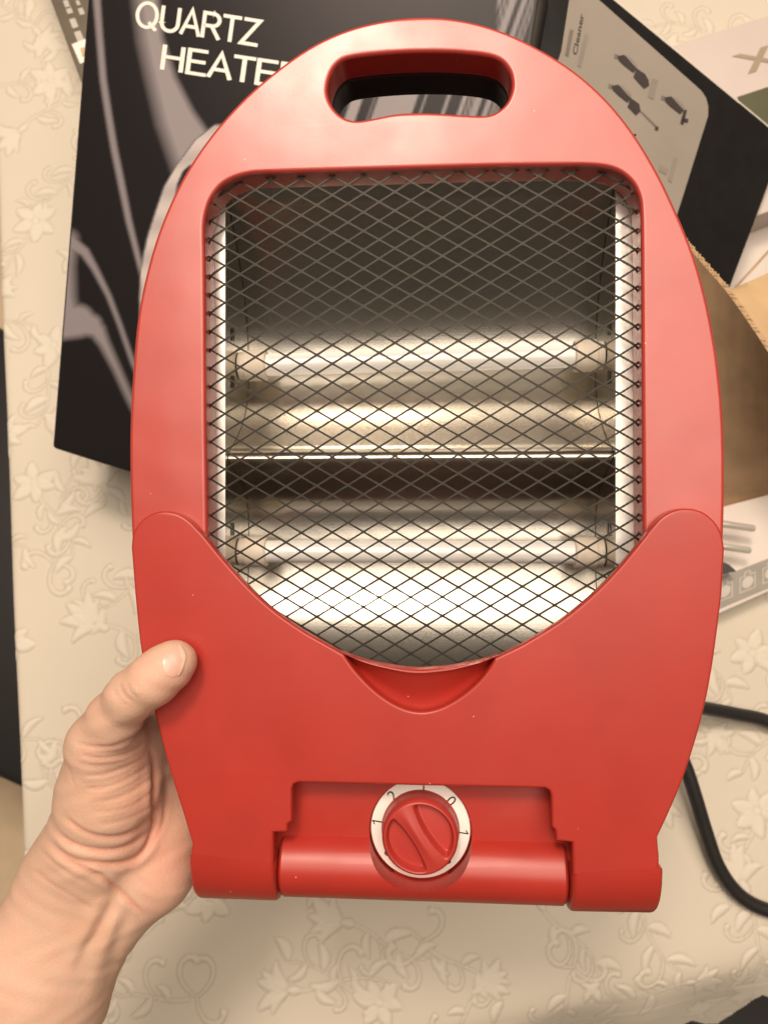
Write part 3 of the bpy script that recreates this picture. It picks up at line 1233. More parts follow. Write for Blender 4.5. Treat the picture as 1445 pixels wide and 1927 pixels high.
def pl_text(body, p_from, p_to, p_up, mat, parent, base, plane_p, plane_n, name='lettering', bold=0.0, lift=0.0004, fit=True):
    """lettering whose baseline runs between two pixels on a plane, cap height reaching p_up"""
    a = onplane(*p_from, plane_p, plane_n)
    b = onplane(*p_to, plane_p, plane_n)
    u = onplane(*p_up, plane_p, plane_n)
    o = text_mesh(name, body, mat, parent, (0, 0, 0), (1, 0, 0), (0, 1, 0), 1.0, 'LEFT', 1.0, 0.0, bold)
    xs = [v.co.x for v in o.data.vertices]
    ys = [v.co.y for v in o.data.vertices]
    x0, x1, y1 = min(xs), max(xs), sorted(ys)[int(len(ys) * 0.98) - 1]
    ex, ey = (b - a), (u - a)
    for v in o.data.vertices:
        v.co = a + ex * ((v.co.x - x0) / (x1 - x0)) + ey * (v.co.y / y1) + plane_n * lift - base
    return o


def arc_pts(cx, cy, rx, ry, a0, a1, n=18):
    return [(cx + rx * math.cos(math.radians(a0 + (a1 - a0) * k / n)), cy + ry * math.sin(math.radians(a0 + (a1 - a0) * k / n))) for k in range(n + 1)]


# monoline capitals: (advance width, strokes) in units of the cap height
GLYPH = {
    'Q': (0.86, [arc_pts(0.39, 0.5, 0.35, 0.47, 0, 360, 36), [(0.48, 0.24), (0.76, -0.05)]]),
    'U': (0.76, [[(0.07, 0.97), (0.07, 0.34)] + arc_pts(0.36, 0.34, 0.29, 0.31, 180, 360) + [(0.65, 0.97)]]),
    'A': (0.70, [[(0.02, 0.0), (0.34, 0.97), (0.66, 0.0)], [(0.13, 0.33), (0.55, 0.33)]]),
    'R': (0.72, [[(0.08, 0.0), (0.08, 0.955), (0.38, 0.955)] + arc_pts(0.38, 0.72, 0.23, 0.235, 90, -90) + [(0.08, 0.485)], [(0.36, 0.485), (0.66, 0.0)]]),
    'T': (0.66, [[(0.0, 0.955), (0.64, 0.955)], [(0.32, 0.955), (0.32, 0.0)]]),
    'Z': (0.66, [[(0.06, 0.955), (0.60, 0.955), (0.04, 0.045), (0.62, 0.045)]]),
    'H': (0.76, [[(0.08, 0.0), (0.08, 1.0)], [(0.64, 0.0), (0.64, 1.0)], [(0.08, 0.53), (0.64, 0.53)]]),
    'E': (0.68, [[(0.62, 0.955), (0.08, 0.955), (0.08, 0.045), (0.63, 0.045)], [(0.08, 0.52), (0.58, 0.52)]]),
}


def stroke_word(word, p_from, p_to, p_up, w, mat, parent, base, p0, n, lift):
    o3 = onplane(*p_from, p0, n)
    ex, ey = onplane(*p_to, p0, n) - o3, onplane(*p_up, p0, n) - o3
    total = sum(GLYPH[c][0] for c in word) - 0.06
    x0 = 0.0
    for ch in word:
        adv, strokes = GLYPH[ch]
        V, Fc = [], []
        for si, st in enumerate(strokes):
            P = [Vector(p) for p in st]
            i0 = len(V)
            for i, p in enumerate(P):
                closed = (P[0] - P[-1]).length < 1e-6
                pa_ = P[i - 1] if i > 0 else (P[-2] if closed else None)
                pb_ = P[i + 1] if i < len(P) - 1 else (P[1] if closed else None)
                d0 = (p - pa_).normalized() if pa_ is not None else (pb_ - p).normalized()
                d1 = (pb_ - p).normalized() if pb_ is not None else d0
                n0, n1 = Vector((-d0.y, d0.x)), Vector((-d1.y, d1.x))
                m_ = (n0 + n1).normalized()
                k_ = w / 2 / max(0.45, m_.dot(n0))
                for sg in (1, -1):
                    q_ = p + m_ * k_ * sg
                    V.append(o3 + ex * ((x0 + q_.x) / total) + ey * q_.y + n * (lift + si * 0.00006) - base)
            for i in range(len(P) - 1):
                Fc.append((i0 + 2 * i, i0 + 2 * i + 1, i0 + 2 * i + 3, i0 + 2 * i + 2))
        pydata('letter', V, Fc, mat, parent)
        x0 += adv


stroke_word('QUARTZ', (255, 50), (484, 88), (261, 2), 0.135, 'white_print', boxA, abase, A_bl, An, 0.0004)
stroke_word('HEATER', (301, 131), (566, 172), (307, 84), 0.135, 'white_print', boxA, abase, A_bl, An, 0.0004)

# ------------------------------------------------------------------ second black carton with the grey picture panel
B1, B2 = at(1012, -121, 0.470), at(1478, 264, 0.545)
B3 = at(1335, 645, 0.535)
Bn = (B2 - B1).cross(B3 - B2).normalized()
if Bn.dot(CC - B1) < 0:
    Bn = -Bn
B4 = onplane(905, 420, B1, Bn)
quadB = [B4, B3, B2, B1]
tb = min((c.z - 0.002) / max(Bn.z, 0.2) for c in quadB)
bbase = Vector((B3.x - 0.05, B3.y, 0))
boxB = tag(empty('product_box', bbase), 'black carton with a grey panel of small appliance pictures at the upper right', 'box')
box_from_face('carton', [c - bbase for c in quadB], Bn, max(0.02, tb), 'box_black', boxB, 0.0018)


def flat_poly(name, pxs, mat, parent, base, p0, n, lift, smooth_n=0):
    pts = [onplane(x, y, p0, n) for x, y in pxs]
    if smooth_n:
        pts = catmull(pts, smooth_n)
    V = [p + n * lift - base for p in pts]
    return pydata(name, V, [tuple(range(len(V)))], mat, parent)


flat_poly('picture_panel', [(1092, -30), (1306, 160), (1318, 171), (1327, 184), (1331, 200), (1331, 218), (1286, 362), (1240, 505), (975, 330), (1030, 170), (1055, 97), (1070, 0)], 'grey_panel', boxB, bbase, B1, Bn, 0.0003)
wp0, wp1 = [], []
for k in range(40):
    t = k / 39
    x, y = 1100 + (1474 - 1100) * t, -47.5 + (263 + 47.5) * t
    w_ = 0.8 + 1.6 * random.random() ** 2
    wp0.append((x + 0.8, y - 1.0))
    wp1.append((x - w_ * 0.6, y + w_ * 0.75))
Vw = [onplane(x, y, B1, Bn) + Bn * 0.0004 - bbase for x, y in wp0 + wp1]
pydata('worn_edge', Vw, [(k, k + 1, 41 + k, 40 + k) for k in range(39)], 'carton_white', boxB)
bl = lambda nm, pts, mt, lf=0.0006: flat_poly(nm, pts, mt, boxB, bbase, B1, Bn, lf)
bl('printed_bar', [(1071, 56), (1078, 58), (1068, 108), (1062, 104)], 'panel_mid')
bl('printed_bar', [(1099, 64), (1106, 68), (1092, 128), (1085, 124)], 'panel_light')
pl_text('Cleaner', (1084, 105), (1098, 28), (1076, 102), 'panel_dark', boxB, bbase, B1, Bn, 'lettering', 0.02)
# appliance pictures: nozzle, body, clip
for ox, oy, kind in ((0, 0, 0), (88, 78, 1), (-11, 56, 2)):
    t = lambda pts: [(x + ox, y + oy) for x, y in pts]
    bl('printed_picture', t([(1155, 102), (1162, 104), (1160, 112), (1154, 110)]), 'panel_mid')
    bl('printed_picture', t([(1160, 106), (1172, 104), (1190, 116), (1197, 130), (1190, 138), (1172, 124), (1162, 114)]), 'panel_dark')
    bl('printed_picture', t([(1172, 104), (1182, 108), (1197, 122), (1198, 132), (1188, 122)]), 'panel_light', 0.0009)
    if kind == 0:
        bl('printed_picture', t([(1196, 129), (1212, 140), (1219, 152), (1220, 162), (1210, 168), (1190, 146)]), 'panel_dark')
        bl('printed_picture', t([(1226, 148), (1237, 152), (1228, 188), (1217, 183)]), 'panel_light')
    elif kind == 1:
        bl('printed_picture', t([(1197, 128), (1203, 130), (1196, 158), (1190, 155)]), 'panel_dark')
        bl('printed_picture', t([(1194, 143), (1206, 147), (1204, 154), (1194, 152)]), 'panel_dark')
    else:
        bl('printed_picture', t([(1196, 129), (1212, 140), (1215, 154), (1206, 162), (1190, 146)]), 'panel_dark')
        bl('printed_picture', t([(1214, 155), (1217, 154), (1246, 182), (1243, 185)]), 'panel_mid')
        bl('printed_picture', t([(1243, 182), (1249, 184), (1247, 191), (1241, 189)]), 'panel_dark')
bl('printed_picture', [(1266, 297), (1273, 299), (1262, 345), (1255, 340)], 'panel_light')
bl('printed_picture', [(1240, 310), (1256, 318), (1252, 330), (1238, 322)], 'panel_light')

# ------------------------------------------------------------------ pale carton with large letters, behind at the upper right
xz = 0.055
xb = [onz(1240, 92, xz), onz(1560, -8, xz), onz(1640, 330, xz), onz(1385, 420, xz)]
xbase = Vector((xb[0].x, xb[0].y, 0.0))
UP = Vector((0, 0, 1))
boxX = tag(empty('product_box', xbase), 'pale pinkish carton with large brown letters XE and an olive panel at the upper right', 'box')
box_from_face('carton', [c - xbase for c in (xb[3], xb[2], xb[1], xb[0])], UP, xz - 0.001, 'carton_pink', boxX, 0.002)
px0 = Vector((0, 0, xz))
pl_text('XE', (1405, 139), (1520, 104), (1374, 107), 'taupe', boxX, xbase, px0, UP, 'lettering', 0.02)
flat_poly('printed_panel', [(1386, 183), (1600, 112), (1630, 270), (1440, 330)], 'green_print', boxX, xbase, px0, UP, 0.0003)

# white carton leaning below it, with a brown fold line
w0, w1, w2 = at(1345, 566, 0.578), at(1500, 500, 0.578), at(1500, 300, 0.580)
Wn = (w1 - w0).cross(w2 - w1).normalized()
if Wn.dot(CC - w0) < 0:
    Wn = -Wn
w3 = onplane(1425, 340, w0, Wn)
wbase = Vector((w1.x, w1.y, 0))
boxW = tag(empty('white_carton', wbase), 'plain white carton end with a brown fold line beside the black carton', 'box')
box_from_face('carton', [c - wbase for c in (w0, w1, w2, w3)], Wn, 0.010, 'carton_white', boxW, 0.0008)
flat_poly('fold_line', [(1380, 541), (1384, 543), (1450, 471), (1450, 464)], 'cardboard', boxW, wbase, w0, Wn, 0.0003)

# ------------------------------------------------------------------ open cardboard box on the right
rim = [at(1285, 455, 0.470), at(1323, 499, 0.464), at(1364, 546, 0.458), at(1405, 603, 0.454), at(1447, 667, 0.450), at(1530, 800, 0.446)]
foot = [onz(1262, 985), onz(1310, 985), onz(1362, 976), onz(1400, 966), onz(1447, 953), onz(1540, 925)]
cb = Vector((foot[4].x, foot[4].y, 0))
cbox = tag(empty('cardboard_box', cb), 'open brown corrugated cardboard box to the right of the heater', 'box')


def wall(name, top, bot, t, mat, flute=False):
    """thick bent board between two rails"""
    n_ = len(top)
    V, Fc = [], []
    for i in range(n_):
        a, b = top[i], bot[i]
        tdir = (top[min(i + 1, n_ - 1)] - top[max(i - 1, 0)]).normalized()
        nn = tdir.cross((a - b).normalized()).normalized()
        if nn.dot(CC - a) < 0:
            nn = -nn
        for f_ in (0.0, 0.25, 0.5, 0.75, 1.0):
            p = a + (b - a) * f_ + nn * (0.004 * math.sin(f_ * 3.1) * (1 if i % 2 else 0.6))
            V.append(p - cb)
        for f_ in (1.0, 0.75, 0.5, 0.25, 0.0):
            p = a + (b - a) * f_ - nn * t + nn * (0.004 * math.sin(f_ * 3.1) * (1 if i % 2 else 0.6))
            V.append(p - cb)
    for i in range(n_ - 1):
        for k in range(10):
            k2 = (k + 1) % 10
            Fc.append((i * 10 + k, (i + 1) * 10 + k, (i + 1) * 10 + k2, i * 10 + k2))
    Fc += [tuple(range(10)), tuple((n_ - 1) * 10 + k for k in reversed(range(10)))]
    return pydata(name, V, Fc, mat, cbox, 30)


def resample(pts, m_):
    return catmull(pts, m_, closed=False)


wall('side_panel', resample(rim, 3), resample(foot, 3), 0.0032, 'cardboard')
# corrugated rim: a wavy flute between two paper edges
rr = resample(rim, 24)
V, Fc = [], []
for i, p in enumerate(rr):
    td = (rr[min(i + 1, len(rr) - 1)] - rr[max(i - 1, 0)]).normalized()
    up_ = (p - foot[3]).normalized()
    nn = td.cross(up_).normalized()
    if nn.dot(CC - p) < 0:
        nn = -nn
    off = -nn * (0.0016 + 0.0011 * math.sin(i * 1.9)) + up_ * (0.0008 + 0.0006 * math.sin(i * 0.7 + 1) + random.uniform(-0.0003, 0.0003))
    V += [p + off + nn * 0.0004 - cb, p + off - nn * 0.0004 - cb, p + off - nn * 0.0004 - up_ * 0.003 - cb, p + off + nn * 0.0004 - up_ * 0.003 - cb]
for i in range(len(rr) - 1):
    for k in range(4):
        k2 = (k + 1) % 4
        Fc.append((i * 4 + k, (i + 1) * 4 + k, (i + 1) * 4 + k2, i * 4 + k2))
pydata('corrugated_edge', V, Fc, 'cardboard_in', cbox)
# inner flap lying behind the rim
fl_t = [at(1362, 551, 0.474), at(1405, 531, 0.476), at(1450, 511, 0.478), at(1540, 470, 0.482)]
fl_b = [at(1372, 556, 0.462), at(1408, 606, 0.4585), at(1450, 670, 0.4545), at(1535, 800, 0.451)]
wall('flap', fl_t, fl_b, 0.003, 'cardboard_in')

# ------------------------------------------------------------------ flat white carton with a grey printed strip, at the right edge
fz = 0.018
fq = [onz(1240, 1205, fz), onz(1560, 1062, fz), onz(1560, 900, fz), onz(1240, 985, fz)]
fbase = Vector((fq[0].x, fq[0].y, 0))
boxF = tag(empty('flat_carton', fbase), 'flat white carton with a grey strip of pale icons under the power plug', 'box')
box_from_face('carton', [c - fbase for c in fq], UP, fz - 0.001, 'carton_white', boxF, 0.001)
pF = Vector((0, 0, fz))
flat_poly('printed_strip', [(1245, 1195), (1365, 1141), (1450, 1105), (1555, 1058), (1555, 1010), (1450, 1049), (1365, 1082), (1245, 1130)], 'strip_grey', boxF, fbase, pF, UP, 0.0003)
for k in range(4):
    cx, cy = 1362 + k * 43, 1113 - k * 17.5
    r_ = lambda dx, dy: (cx + dx, cy + dy - dx * 0.4)
    for (x0, y0, x1, y1) in ((-15, -14, -13, 16), (13, -14, 15, 16), (-13, 14, 13, 16), (-13, -14, -6, -12), (6, -14, 13, -12), (-6, -21, -4, -12), (4, -21, 6, -12), (-4, -21, 4, -19)):
        flat_poly('icon', [r_(x0, y0), r_(x1, y0), r_(x1, y1), r_(x0, y1)], 'strip_icon', boxF, fbase, pF, UP, 0.0006)
    flat_poly('icon', [r_(11 * math.cos(a), 11 * math.sin(a)) for a in [2 * math.pi * i / 14 for i in range(14)]], 'strip_icon', boxF, fbase, pF, UP, 0.0007)

# ------------------------------------------------------------------ small dark carton with white lettering, upper left
gz = 0.030
gq = [onz(160, 172, gz), onz(215, 150, gz), onz(230, -90, gz), onz(55, -90, gz)]
gbase = Vector((gq[0].x, gq[0].y, 0))
boxG = tag(empty('small_carton', gbase), 'dark taupe carton with white print under the black box at the upper left', 'box')
gq = [onz(160, 172, gz), onz(420, 60, gz), onz(330, -130, gz), onz(48, -130, gz)]
box_from_face('carton', [c - gbase for c in gq], UP, gz - 0.001, 'box_olive', boxG, 0.0015)
pG = Vector((0, 0, gz))
for (x, y, w, h) in ((119, 2, 9, 15), (124, 15, 10, 12), (131, 37, 11, 17), (140, 61, 12, 20), (143, 2, 6, 9), (147, 17, 9, 12), (116, -14, 9, 10), (139, -12, 7, 10)):
    gl = lambda dx, dy: (x + dx + dy * 0.40, y + dy - dx * 0.25)
    flat_poly('printed_word', [gl(0, 0), gl(w, 0), gl(w, h), gl(0, h)], 'strip_icon', boxG, gbase, pG, UP, 0.0003)
flat_poly('label', [(136, 84), (172, 70), (186, 105), (152, 121)], 'white_print', boxG, gbase, pG, UP, 0.0004)
flat_poly('label_mark', [(152, 92), (166, 88), (172, 101), (156, 108)], 'cardboard_in', boxG, gbase, pG, UP, 0.0007)

# ------------------------------------------------------------------ power cord and plug


def lay(px, py, z):
    return onz(px, py, z)


cr = 0.0047
cpts = [at(1120, 1330, 0.385), lay(1200, 1325, 0.060), lay(1270, 1326, 0.038), lay(1325, 1333, 0.024), lay(1385, 1344, 0.014), lay(1445, 1358, 0.008), lay(1530, 1400, 0.0048), lay(1590, 1480, 0.0048), lay(1590, 1600, 0.0048), lay(1540, 1690, 0.0048), lay(1480, 1716, 0.0048), lay(1430, 1708, 0.0055), lay(1385, 1679, 0.0075), lay(1350, 1628, 0.011), lay(1326, 1560, 0.015), lay(1308, 1500, 0.019), lay(1288, 1440, 0.022), lay(1255, 1370, 0.024), lay(1210, 1290, 0.026), lay(1180, 1200, 0.028), lay(1180, 1100, 0.030), lay(1210, 1040, 0.031), lay(1250, 1020, 0.031)]
cp = catmull(cpts, 10, closed=False)
pbase = lay(1300, 1013, 0.0182)
plug = tag(empty('power_cable', pbase), 'thick black power cable with a two pin plug lying right of the heater', 'cable')
pydata('cord', *tube_mesh([p - pbase for p in cp], cr, 14), 'rubber', plug, 60)
pa = (lay(1420, 1028, 0.032) - lay(1260, 1012, 0.032)).normalized()
pb = UP.cross(pa).normalized()
prof_p = [(-0.045, 0.006), (-0.030, 0.0075), (-0.026, 0.011), (-0.006, 0.0135), (0.000, 0.0137), (0.0008, 0.0130)]
c0 = lay(1340, 1020, 0.032) - pbase
pbody = pydata('plug_body', *tube_mesh([c0 + pa * a for a, r in prof_p], [r for a, r in prof_p], 24), 'rubber', plug, 40)
for (x0, y0, x1, y1) in ((1345, 984, 1420, 995), (1345, 1026, 1412, 1036)):
    A, B = lay(x0, y0, 0.034) - pbase, lay(x1, y1, 0.034) - pbase
    d = (B - A).normalized()
    pydata('pin', *tube_mesh([A, B - d * 0.0015, B - d * 0.0004, B], [0.0025, 0.0025, 0.0020, 0.0012], 16), 'chrome', pbody, 40)
g1, g2, g3 = lay(1345, 1050, 0.03) - pbase, lay(1372, 1063, 0.03) - pbase, lay(1385, 1075, 0.03) - pbase
V = [g1, g2, g3, lay(1345, 1085, 0.03) - pbase]
V = V + [v - Vector((0, 0, 0.010)) for v in V]
pydata('flange', V, [(0, 1, 2, 3), (7, 6, 5, 4), (0, 4, 5, 1), (1, 5, 6, 2), (2, 6, 7, 3), (3, 7, 4, 0)], 'rubber', plug)

# ------------------------------------------------------------------ the hand


def camv(px, py, depth):
    return np.array([(px - CX) / F * depth, -(py - CY) / F * depth, -depth])


def hv(px, py, z):
    return camv(px, py, hdepth(px, py, z))


prims = []


def chain(pts, k=0.008):
    for (x0, y0, z0, r0), (x1, y1, z1, r1) in zip(pts[:-1], pts[1:]):
        prims.append((hv(x0, y0, z0), hv(x1, y1, z1), r0, r1, k))


TZ = CZ + 0.0002
chain([(331, 1244, TZ + .0078, .0080), (314, 1258, TZ + .0090, .0090), (286, 1282, TZ + .0098, .0094), (250, 1308, .0130, .0096), (216, 1352, .0055, .0104), (190, 1404, -.0030, .0122)], 0.004)
chain([(190, 1404, -.0030, .0120), (203, 1490, -.0130, .0185), (176, 1590, -.0190, .0190), (128, 1642, -.0230, .0168)], 0.010)
chain([(128, 1642, -.0230, .0168), (25, 1822, -.0200, .0205), (-110, 2040, -.0150, .0235)], 0.012)
chain([(213, 1708, -.0260, .0150), (112, 1890, -.0270, .0185), (0, 2110, -.0230, .0220)], 0.012)
chain([(172, 1680, -.0230, .0165), (70, 1860, -.0210, .0220), (-50, 2080, -.0180, .0260)], 0.012)
chain([(213, 1708, -.0260, .0150), (291, 1640, -.0300, .0158), (300, 1560, -.0390, .0175), (305, 1460, -.0440, .0150)], 0.010)
chain([(203, 1560, -.0230, .0170), (300, 1560, -.0390, .0170)], 0.012)
chain([(228, 1392, -.0100, .0105), (275, 1385, -.0300, .0125), (315, 1400, -.0440, .0125)], 0.010)
chain([(203, 1480, -.0180, .0150), (305, 1460, -.0440, .0140)], 0.012)
for row in (
    [(308, 1420, -.0440, .0120), (350, 1395, -.0560, .0105), (430, 1365, -.0725, .0092), (530, 1338, -.0735, .0085), (610, 1326, -.0730, .0072)],
    [(310, 1480, -.0440, .0125), (360, 1450, -.0570, .0105), (445, 1428, -.0735, .0094), (560, 1408, -.0740, .0086), (655, 1398, -.0735, .0073)],
    [(305, 1545, -.0420, .0125), (360, 1520, -.0560, .0100), (445, 1500, -.0730, .0090), (550, 1488, -.0740, .0083), (635, 1482, -.0735, .0070)],
    [(300, 1600, -.0380, .0120), (350, 1585, -.0520, .0090), (420, 1570, -.0640, .0080), (500, 1560, -.0660, .0073), (565, 1556, -.0655, .0062)],
):
    chain(row, 0.004)


def sdf(P):
    out = None
    for a, b, r0, r1, k in prims:
        ba = b - a
        t = np.clip(((P - a) @ ba) / (ba @ ba), 0, 1)
        d = np.linalg.norm(P - a - t[:, None] * ba, axis=1) - (r0 + (r1 - r0) * t)
        if out is None:
            out = d
        else:
            h = np.clip(0.5 + 0.5 * (out - d) / k, 0, 1)
            out = out * (1 - h) + d * h - k * h * (1 - h)
    return out


allp = np.array([p[0] for p in prims] + [p[1] for p in prims])
lo = allp.min(0) - 0.032
hi = allp.max(0) + 0.032
VX = 0.00100
dims = np.ceil((hi - lo) / VX).astype(int) + 1
# coarse pass to find active blocks, fine evaluation only near the surface
ax = [lo[i] + VX * np.arange(dims[i]) for i in range(3)]
val = np.full(dims, 0.05, dtype=np.float32)
BS = 8
for i in range(0, dims[0], BS):
    for j in range(0, dims[1], BS):
        ks = np.arange(0, dims[2], BS)
        cpt = np.stack([np.full(len(ks), lo[0] + VX * (i + BS / 2)), np.full(len(ks), lo[1] + VX * (j + BS / 2)), lo[2] + VX * (ks + BS / 2)], 1)
        dv = sdf(cpt)
        for k, d_ in zip(ks, dv):
            sl3 = (slice(i, i + BS), slice(j, j + BS), slice(k, k + BS))
            if abs(d_) > VX * BS * 1.3:
                val[sl3] = np.sign(d_) * 0.01
                continue
            X_, Y_, Z_ = np.meshgrid(ax[0][sl3[0]], ax[1][sl3[1]], ax[2][sl3[2]], indexing='ij')
            val[sl3] = sdf(np.stack([X_.ravel(), Y_.ravel(), Z_.ravel()], 1)).reshape(X_.shape)
ins = val < 0
cx_ = ins[:-1, :-1, :-1]
cnt = np.zeros(cx_.shape, dtype=np.int8)
for a in (0, 1):
    for b in (0, 1):
        for c in (0, 1):
            cnt += ins[a:a + cx_.shape[0], b:b + cx_.shape[1], c:c + cx_.shape[2]]
act = (cnt > 0) & (cnt < 8)
ids = -np.ones(act.shape, dtype=np.int64)
ids[act] = np.arange(act.sum())
ci = np.argwhere(act)
acc = np.zeros((len(ci), 3))
num = np.zeros(len(ci))
corners = [(a, b, c) for a in (0, 1) for b in (0, 1) for c in (0, 1)]
for a in corners:
    for axn in range(3):
        if a[axn]:
            continue
        b = list(a)
        b[axn] = 1
        va = val[ci[:, 0] + a[0], ci[:, 1] + a[1], ci[:, 2] + a[2]]
        vb = val[ci[:, 0] + b[0], ci[:, 1] + b[1], ci[:, 2] + b[2]]
        m_ = (va < 0) != (vb < 0)
        t = np.where(m_, va / np.where(m_, va - vb, 1), 0)
        p = np.array(a)[None] + t[:, None] * (np.array(b) - np.array(a))[None]
        acc += np.where(m_[:, None], p, 0)
        num += m_
HVt = lo + VX * (ci + acc / num[:, None])
quads = []
for axn in range(3):
    o1, o2 = [i for i in range(3) if i != axn]
    s0 = [slice(1, -1)] * 3
    s1 = [slice(1, -1)] * 3
    s0[axn] = slice(0, -1)
    s1[axn] = slice(1, None)
    f0 = ins[tuple(s0)]
    f1 = ins[tuple(s1)]
    e = np.argwhere(f0 != f1)
    fl_ = f0[f0 != f1]
    off = np.ones(3, dtype=int)
    off[axn] = 0
    e = e + off
    d1 = np.zeros(3, dtype=int)
    d2 = np.zeros(3, dtype=int)
    d1[o1] = 1
    d2[o2] = 1
    g = lambda v: ids[v[:, 0], v[:, 1], v[:, 2]]
    Q = np.stack([g(e), g(e - d1), g(e - d1 - d2), g(e - d2)], 1)
    flip = fl_ if axn != 1 else ~fl_
    Q[flip] = Q[flip][:, ::-1]
    quads.append(Q)
quads = np.concatenate(quads)


def grad(P, e=0.0004):
    G = np.zeros_like(P)
    for i in range(3):
        d = np.zeros(3)
        d[i] = e
        G[:, i] = (sdf(P + d) - sdf(P - d)) / (2 * e)
    return G / (np.linalg.norm(G, axis=1, keepdims=True) + 1e-9)


for _ in range(2):
    HVt = HVt - sdf(HVt)[:, None] * grad(HVt)
N = grad(HVt)
# orient faces outward
f = quads
fn = np.cross(HVt[f[:, 1]] - HVt[f[:, 0]], HVt[f[:, 2]] - HVt[f[:, 0]])
bad = (fn * N[f[:, 0]]).sum(1) < 0
quads[bad] = quads[bad][:, ::-1]

hpx = CX + F * HVt[:, 0] / -HVt[:, 2]
hpy = CY + F * HVt[:, 1] / HVt[:, 2]
view = HVt / np.linalg.norm(HVt, axis=1, keepdims=True)
facing = np.clip(-(N * view).sum(1) * 2.5, 0, 1)
frontish = facing


def zc_px(pts):
    return [(x / 2.48, 1150 + y / 2.48) for x, y in pts]


def crease_d(pts):
    pts = np.array([tuple(p) for p in catmull([Vector((x, y)) for x, y in pts], 5, closed=False)])
    D = np.full(len(hpx), 1e9)
    T = np.zeros(len(hpx))
    n_ = len(pts) - 1
    for i in range(n_):
        a, b = pts[i], pts[i + 1]
        e = b - a
        t = np.clip(((hpx - a[0]) * e[0] + (hpy - a[1]) * e[1]) / (e @ e + 1e-9), 0, 1)
        d = np.hypot(hpx - a[0] - t * e[0], hpy - a[1] - t * e[1])
        m_ = d < D
        D = np.where(m_, d, D)
        T = np.where(m_, (i + t) / n_, T)
    return D, T


disp = np.zeros(len(HVt))
flush = np.zeros(len(HVt))
creases = [
    ([(352, 612), (430, 634), (520, 630), (600, 602), (645, 580)], .00055, 4.0),
    ([(365, 660), (450, 685), (560, 675), (640, 640), (670, 610)], .00060, 4.2),
    ([(345, 705), (440, 722), (540, 710), (640, 672), (690, 640)], .00030, 3.6),
    ([(380, 765), (470, 765), (560, 740), (640, 700), (690, 660)], .00050, 4.0),
    ([(400, 828), (500, 820), (600, 780), (700, 715)], .00055, 4.0),
    ([(420, 888), (520, 880), (620, 840), (712, 775)], .00055, 4.0),
    ([(430, 940), (540, 930), (640, 895), (718, 825)], .00050, 4.0),
    ([(450, 990), (560, 980), (660, 940), (718, 890)], .00045, 4.0),
    ([(300, 955), (360, 1010), (450, 1050), (560, 1050), (650, 1010), (715, 950)], .00070, 4.5),
    ([(255, 1020), (330, 1078), (420, 1110), (520, 1115), (610, 1085), (695, 1025)], .00080, 4.8),
    ([(225, 1070), (300, 1130), (390, 1168), (500, 1180), (590, 1170), (660, 1130), (700, 1060), (722, 980), (720, 860), (722, 740), (700, 640)], .00125, 5.5),
    ([(235, 1100), (330, 1170), (420, 1210), (500, 1258), (560, 1310), (620, 1370), (668, 1415)], .00105, 5.0),
    ([(150, 1205), (240, 1270), (340, 1330), (430, 1390)], .00040, 4.5),
    ([(770, 890), (760, 980), (725, 1060), (660, 1150), (600, 1190)], .00060, 5.0),
    ([(570, 1185), (640, 1240), (700, 1290), (760, 1330)], .00025, 5.0),
    ([(360, 640), (450, 662), (560, 652), (630, 622)], .00030, 3.0),
    ([(390, 800), (490, 795), (590, 758), (690, 690)], .00032, 3.0),
    ([(410, 858), (510, 850), (610, 812), (705, 745)], .00034, 3.0),
    ([(430, 915), (530, 906), (630, 868), (715, 800)], .00030, 3.0),
    ([(445, 965), (550, 956), (650, 918), (718, 858)], .00030, 3.0),
    ([(300, 700), (330, 760), (350, 830)], .00015, 3.0),
    ([(180, 1100), (260, 1180), (350, 1240), (440, 1290)], .00030, 4.0),
    ([(560, 340), (578, 385), (625, 430)], .00045, 3.2),
    ([(598, 338), (612, 372), (645, 405)], .00038, 3.0),
    ([(640, 330), (655, 360), (668, 392)], .00020, 3.0),
    ([(535, 360), (550, 400), (590, 440)], .00022, 3.0),
    ([(755, 455), (715, 505), (660, 560), (625, 600)], .00060, 4.5),
]
for pts, dep, w in creases:
    if dep < .00065:
        dep *= 0.62
        w *= 0.85
    else:
        dep *= 0.85
        w *= 0.9
    D, T = crease_d(zc_px(pts))
    tp = np.clip(np.minimum(T, 1 - T) * 7, 0.15, 1)
    disp -= dep * np.exp(-(D / w) ** 2) * tp * frontish
    disp += dep * 0.45 * np.exp(-((D - 2.3 * w) / (1.5 * w)) ** 2) * tp * frontish
    flush = np.maximum(flush, 0.75 * np.exp(-(D / (w * 1.1)) ** 2) * tp * frontish * min(1, dep / 0.0007))
# tendons at the wrist: ridge and hollows
for pts, dep, w in (([(500, 1300), (440, 1420), (370, 1560), (310, 1720)], .0011, 17), ([(535, 1345), (470, 1470), (395, 1600), (350, 1690)], -.0016, 12), ([(610, 1400), (555, 1540), (520, 1690), (480, 1850)], -.0009, 14), ([(575, 1370), (500, 1530), (440, 1700), (400, 1850)], .0007, 12)):
    D, T = crease_d(zc_px(pts))
    tp = np.clip(np.minimum(T * 2.5 + 0.4, (1 - T) * 2.2), 0, 1)
    disp += dep * np.exp(-(D / w) ** 2) * tp * frontish
# fleshy unevenness
disp += 0.00025 * np.sin(HVt[:, 0] * 310 + 3 * np.sin(HVt[:, 1] * 190)) * np.sin(HVt[:, 1] * 270 + 1.3)
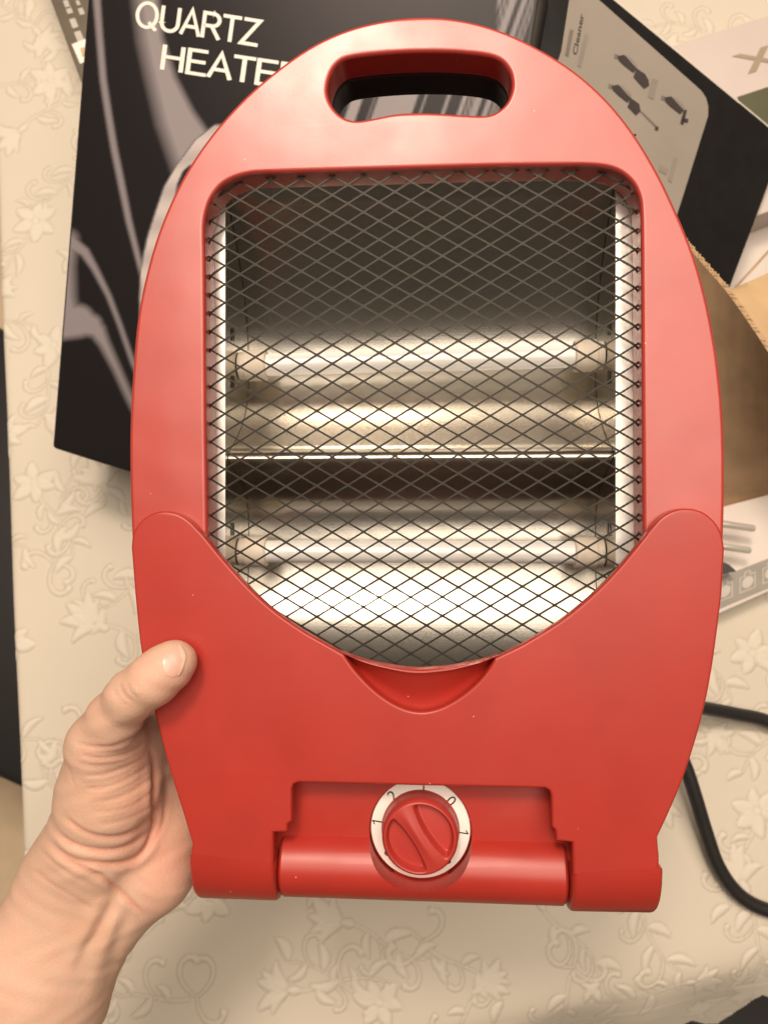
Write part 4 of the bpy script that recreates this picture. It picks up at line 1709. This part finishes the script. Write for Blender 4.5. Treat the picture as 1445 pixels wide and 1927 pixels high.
# pink palm and thumb tip
flush += 0.55 * np.exp(-(((hpx - 310) / 60) ** 2 + ((hpy - 1600) / 90) ** 2)) + 0.35 * np.exp(-(((hpx - 330) / 40) ** 2 + ((hpy - 1290) / 30) ** 2)) + 0.3 * np.exp(-(((hpx - 270) / 40) ** 2 + ((hpy - 1480) / 80) ** 2))
HVd = HVt + N * disp[:, None]
CRm = np.array(CR)
HW = HVd @ CRm.T + np.array(CC)
me = np_mesh('person', HW, quads)
fa = me.attributes.new('flush', 'FLOAT', 'POINT')
fa.data.foreach_set('value', np.clip(flush, 0, 1).astype(np.float32))
hand = tag(link_mesh('person', me, 'skin'), 'bare left hand and forearm gripping the lower left side of the red heater', 'person')


# thumbnail: patch marched onto the thumb surface
def march(px, py, off):
    d = camv(px, py, 1.0)
    t = 0.26
    for _ in range(60):
        s = float(sdf((d * t)[None])[0])
        t += s * 0.8
        if abs(s) < 1e-6:
            break
    p = d * t
    n_ = grad(p[None])[0]
    return p, n_


def nail_patch(name, outline_px, rise, mat):
    cxn, cyn = np.mean(outline_px, axis=0)
    ring = [tuple(p) for p in catmull([Vector(p) for p in outline_px], 4)]
    V, Fc = [], []
    m_ = len(ring)
    levels = [(1.02, -0.0004), (1.0, rise * 0.7), (0.93, rise), (0.7, rise * 1.15), (0.4, rise * 1.25), (0.1, rise * 1.25)]
    for f_, up_ in levels:
        for x, y in ring:
            p, n_ = march(cxn + (x - cxn) * f_, cyn + (y - cyn) * f_, 0)
            V.append(Vector(CRm @ (p + n_ * up_)) + CC)
    for r_ in range(len(levels) - 1):
        for k in range(m_):
            k2 = (k + 1) % m_
            Fc.append((r_ * m_ + k, r_ * m_ + k2, (r_ + 1) * m_ + k2, (r_ + 1) * m_ + k))
    Fc.append(tuple((len(levels) - 1) * m_ + k for k in range(m_)))
    return pydata(name, V, Fc, mat, hand, 60)


nail_px = [(x / 5.352 + 130, y / 5.352 + 1190) for x, y in [(935, 255), (985, 200), (1060, 150), (1110, 135), (1150, 175), (1165, 250), (1140, 360), (1105, 425), (1050, 450), (985, 430), (945, 350)]]
nail_patch('thumbnail', nail_px, 0.00035, 'nail')
edge_px = [(x / 5.352 + 130, y / 5.352 + 1190) for x, y in [(1090, 125), (1130, 140), (1165, 190), (1180, 250), (1165, 320), (1135, 395), (1108, 432), (1100, 425), (1130, 350), (1150, 260), (1140, 190)]]
nail_patch('nail_edge', edge_px, 0.00050, 'nail_edge')

bpy.context.view_layer.update()
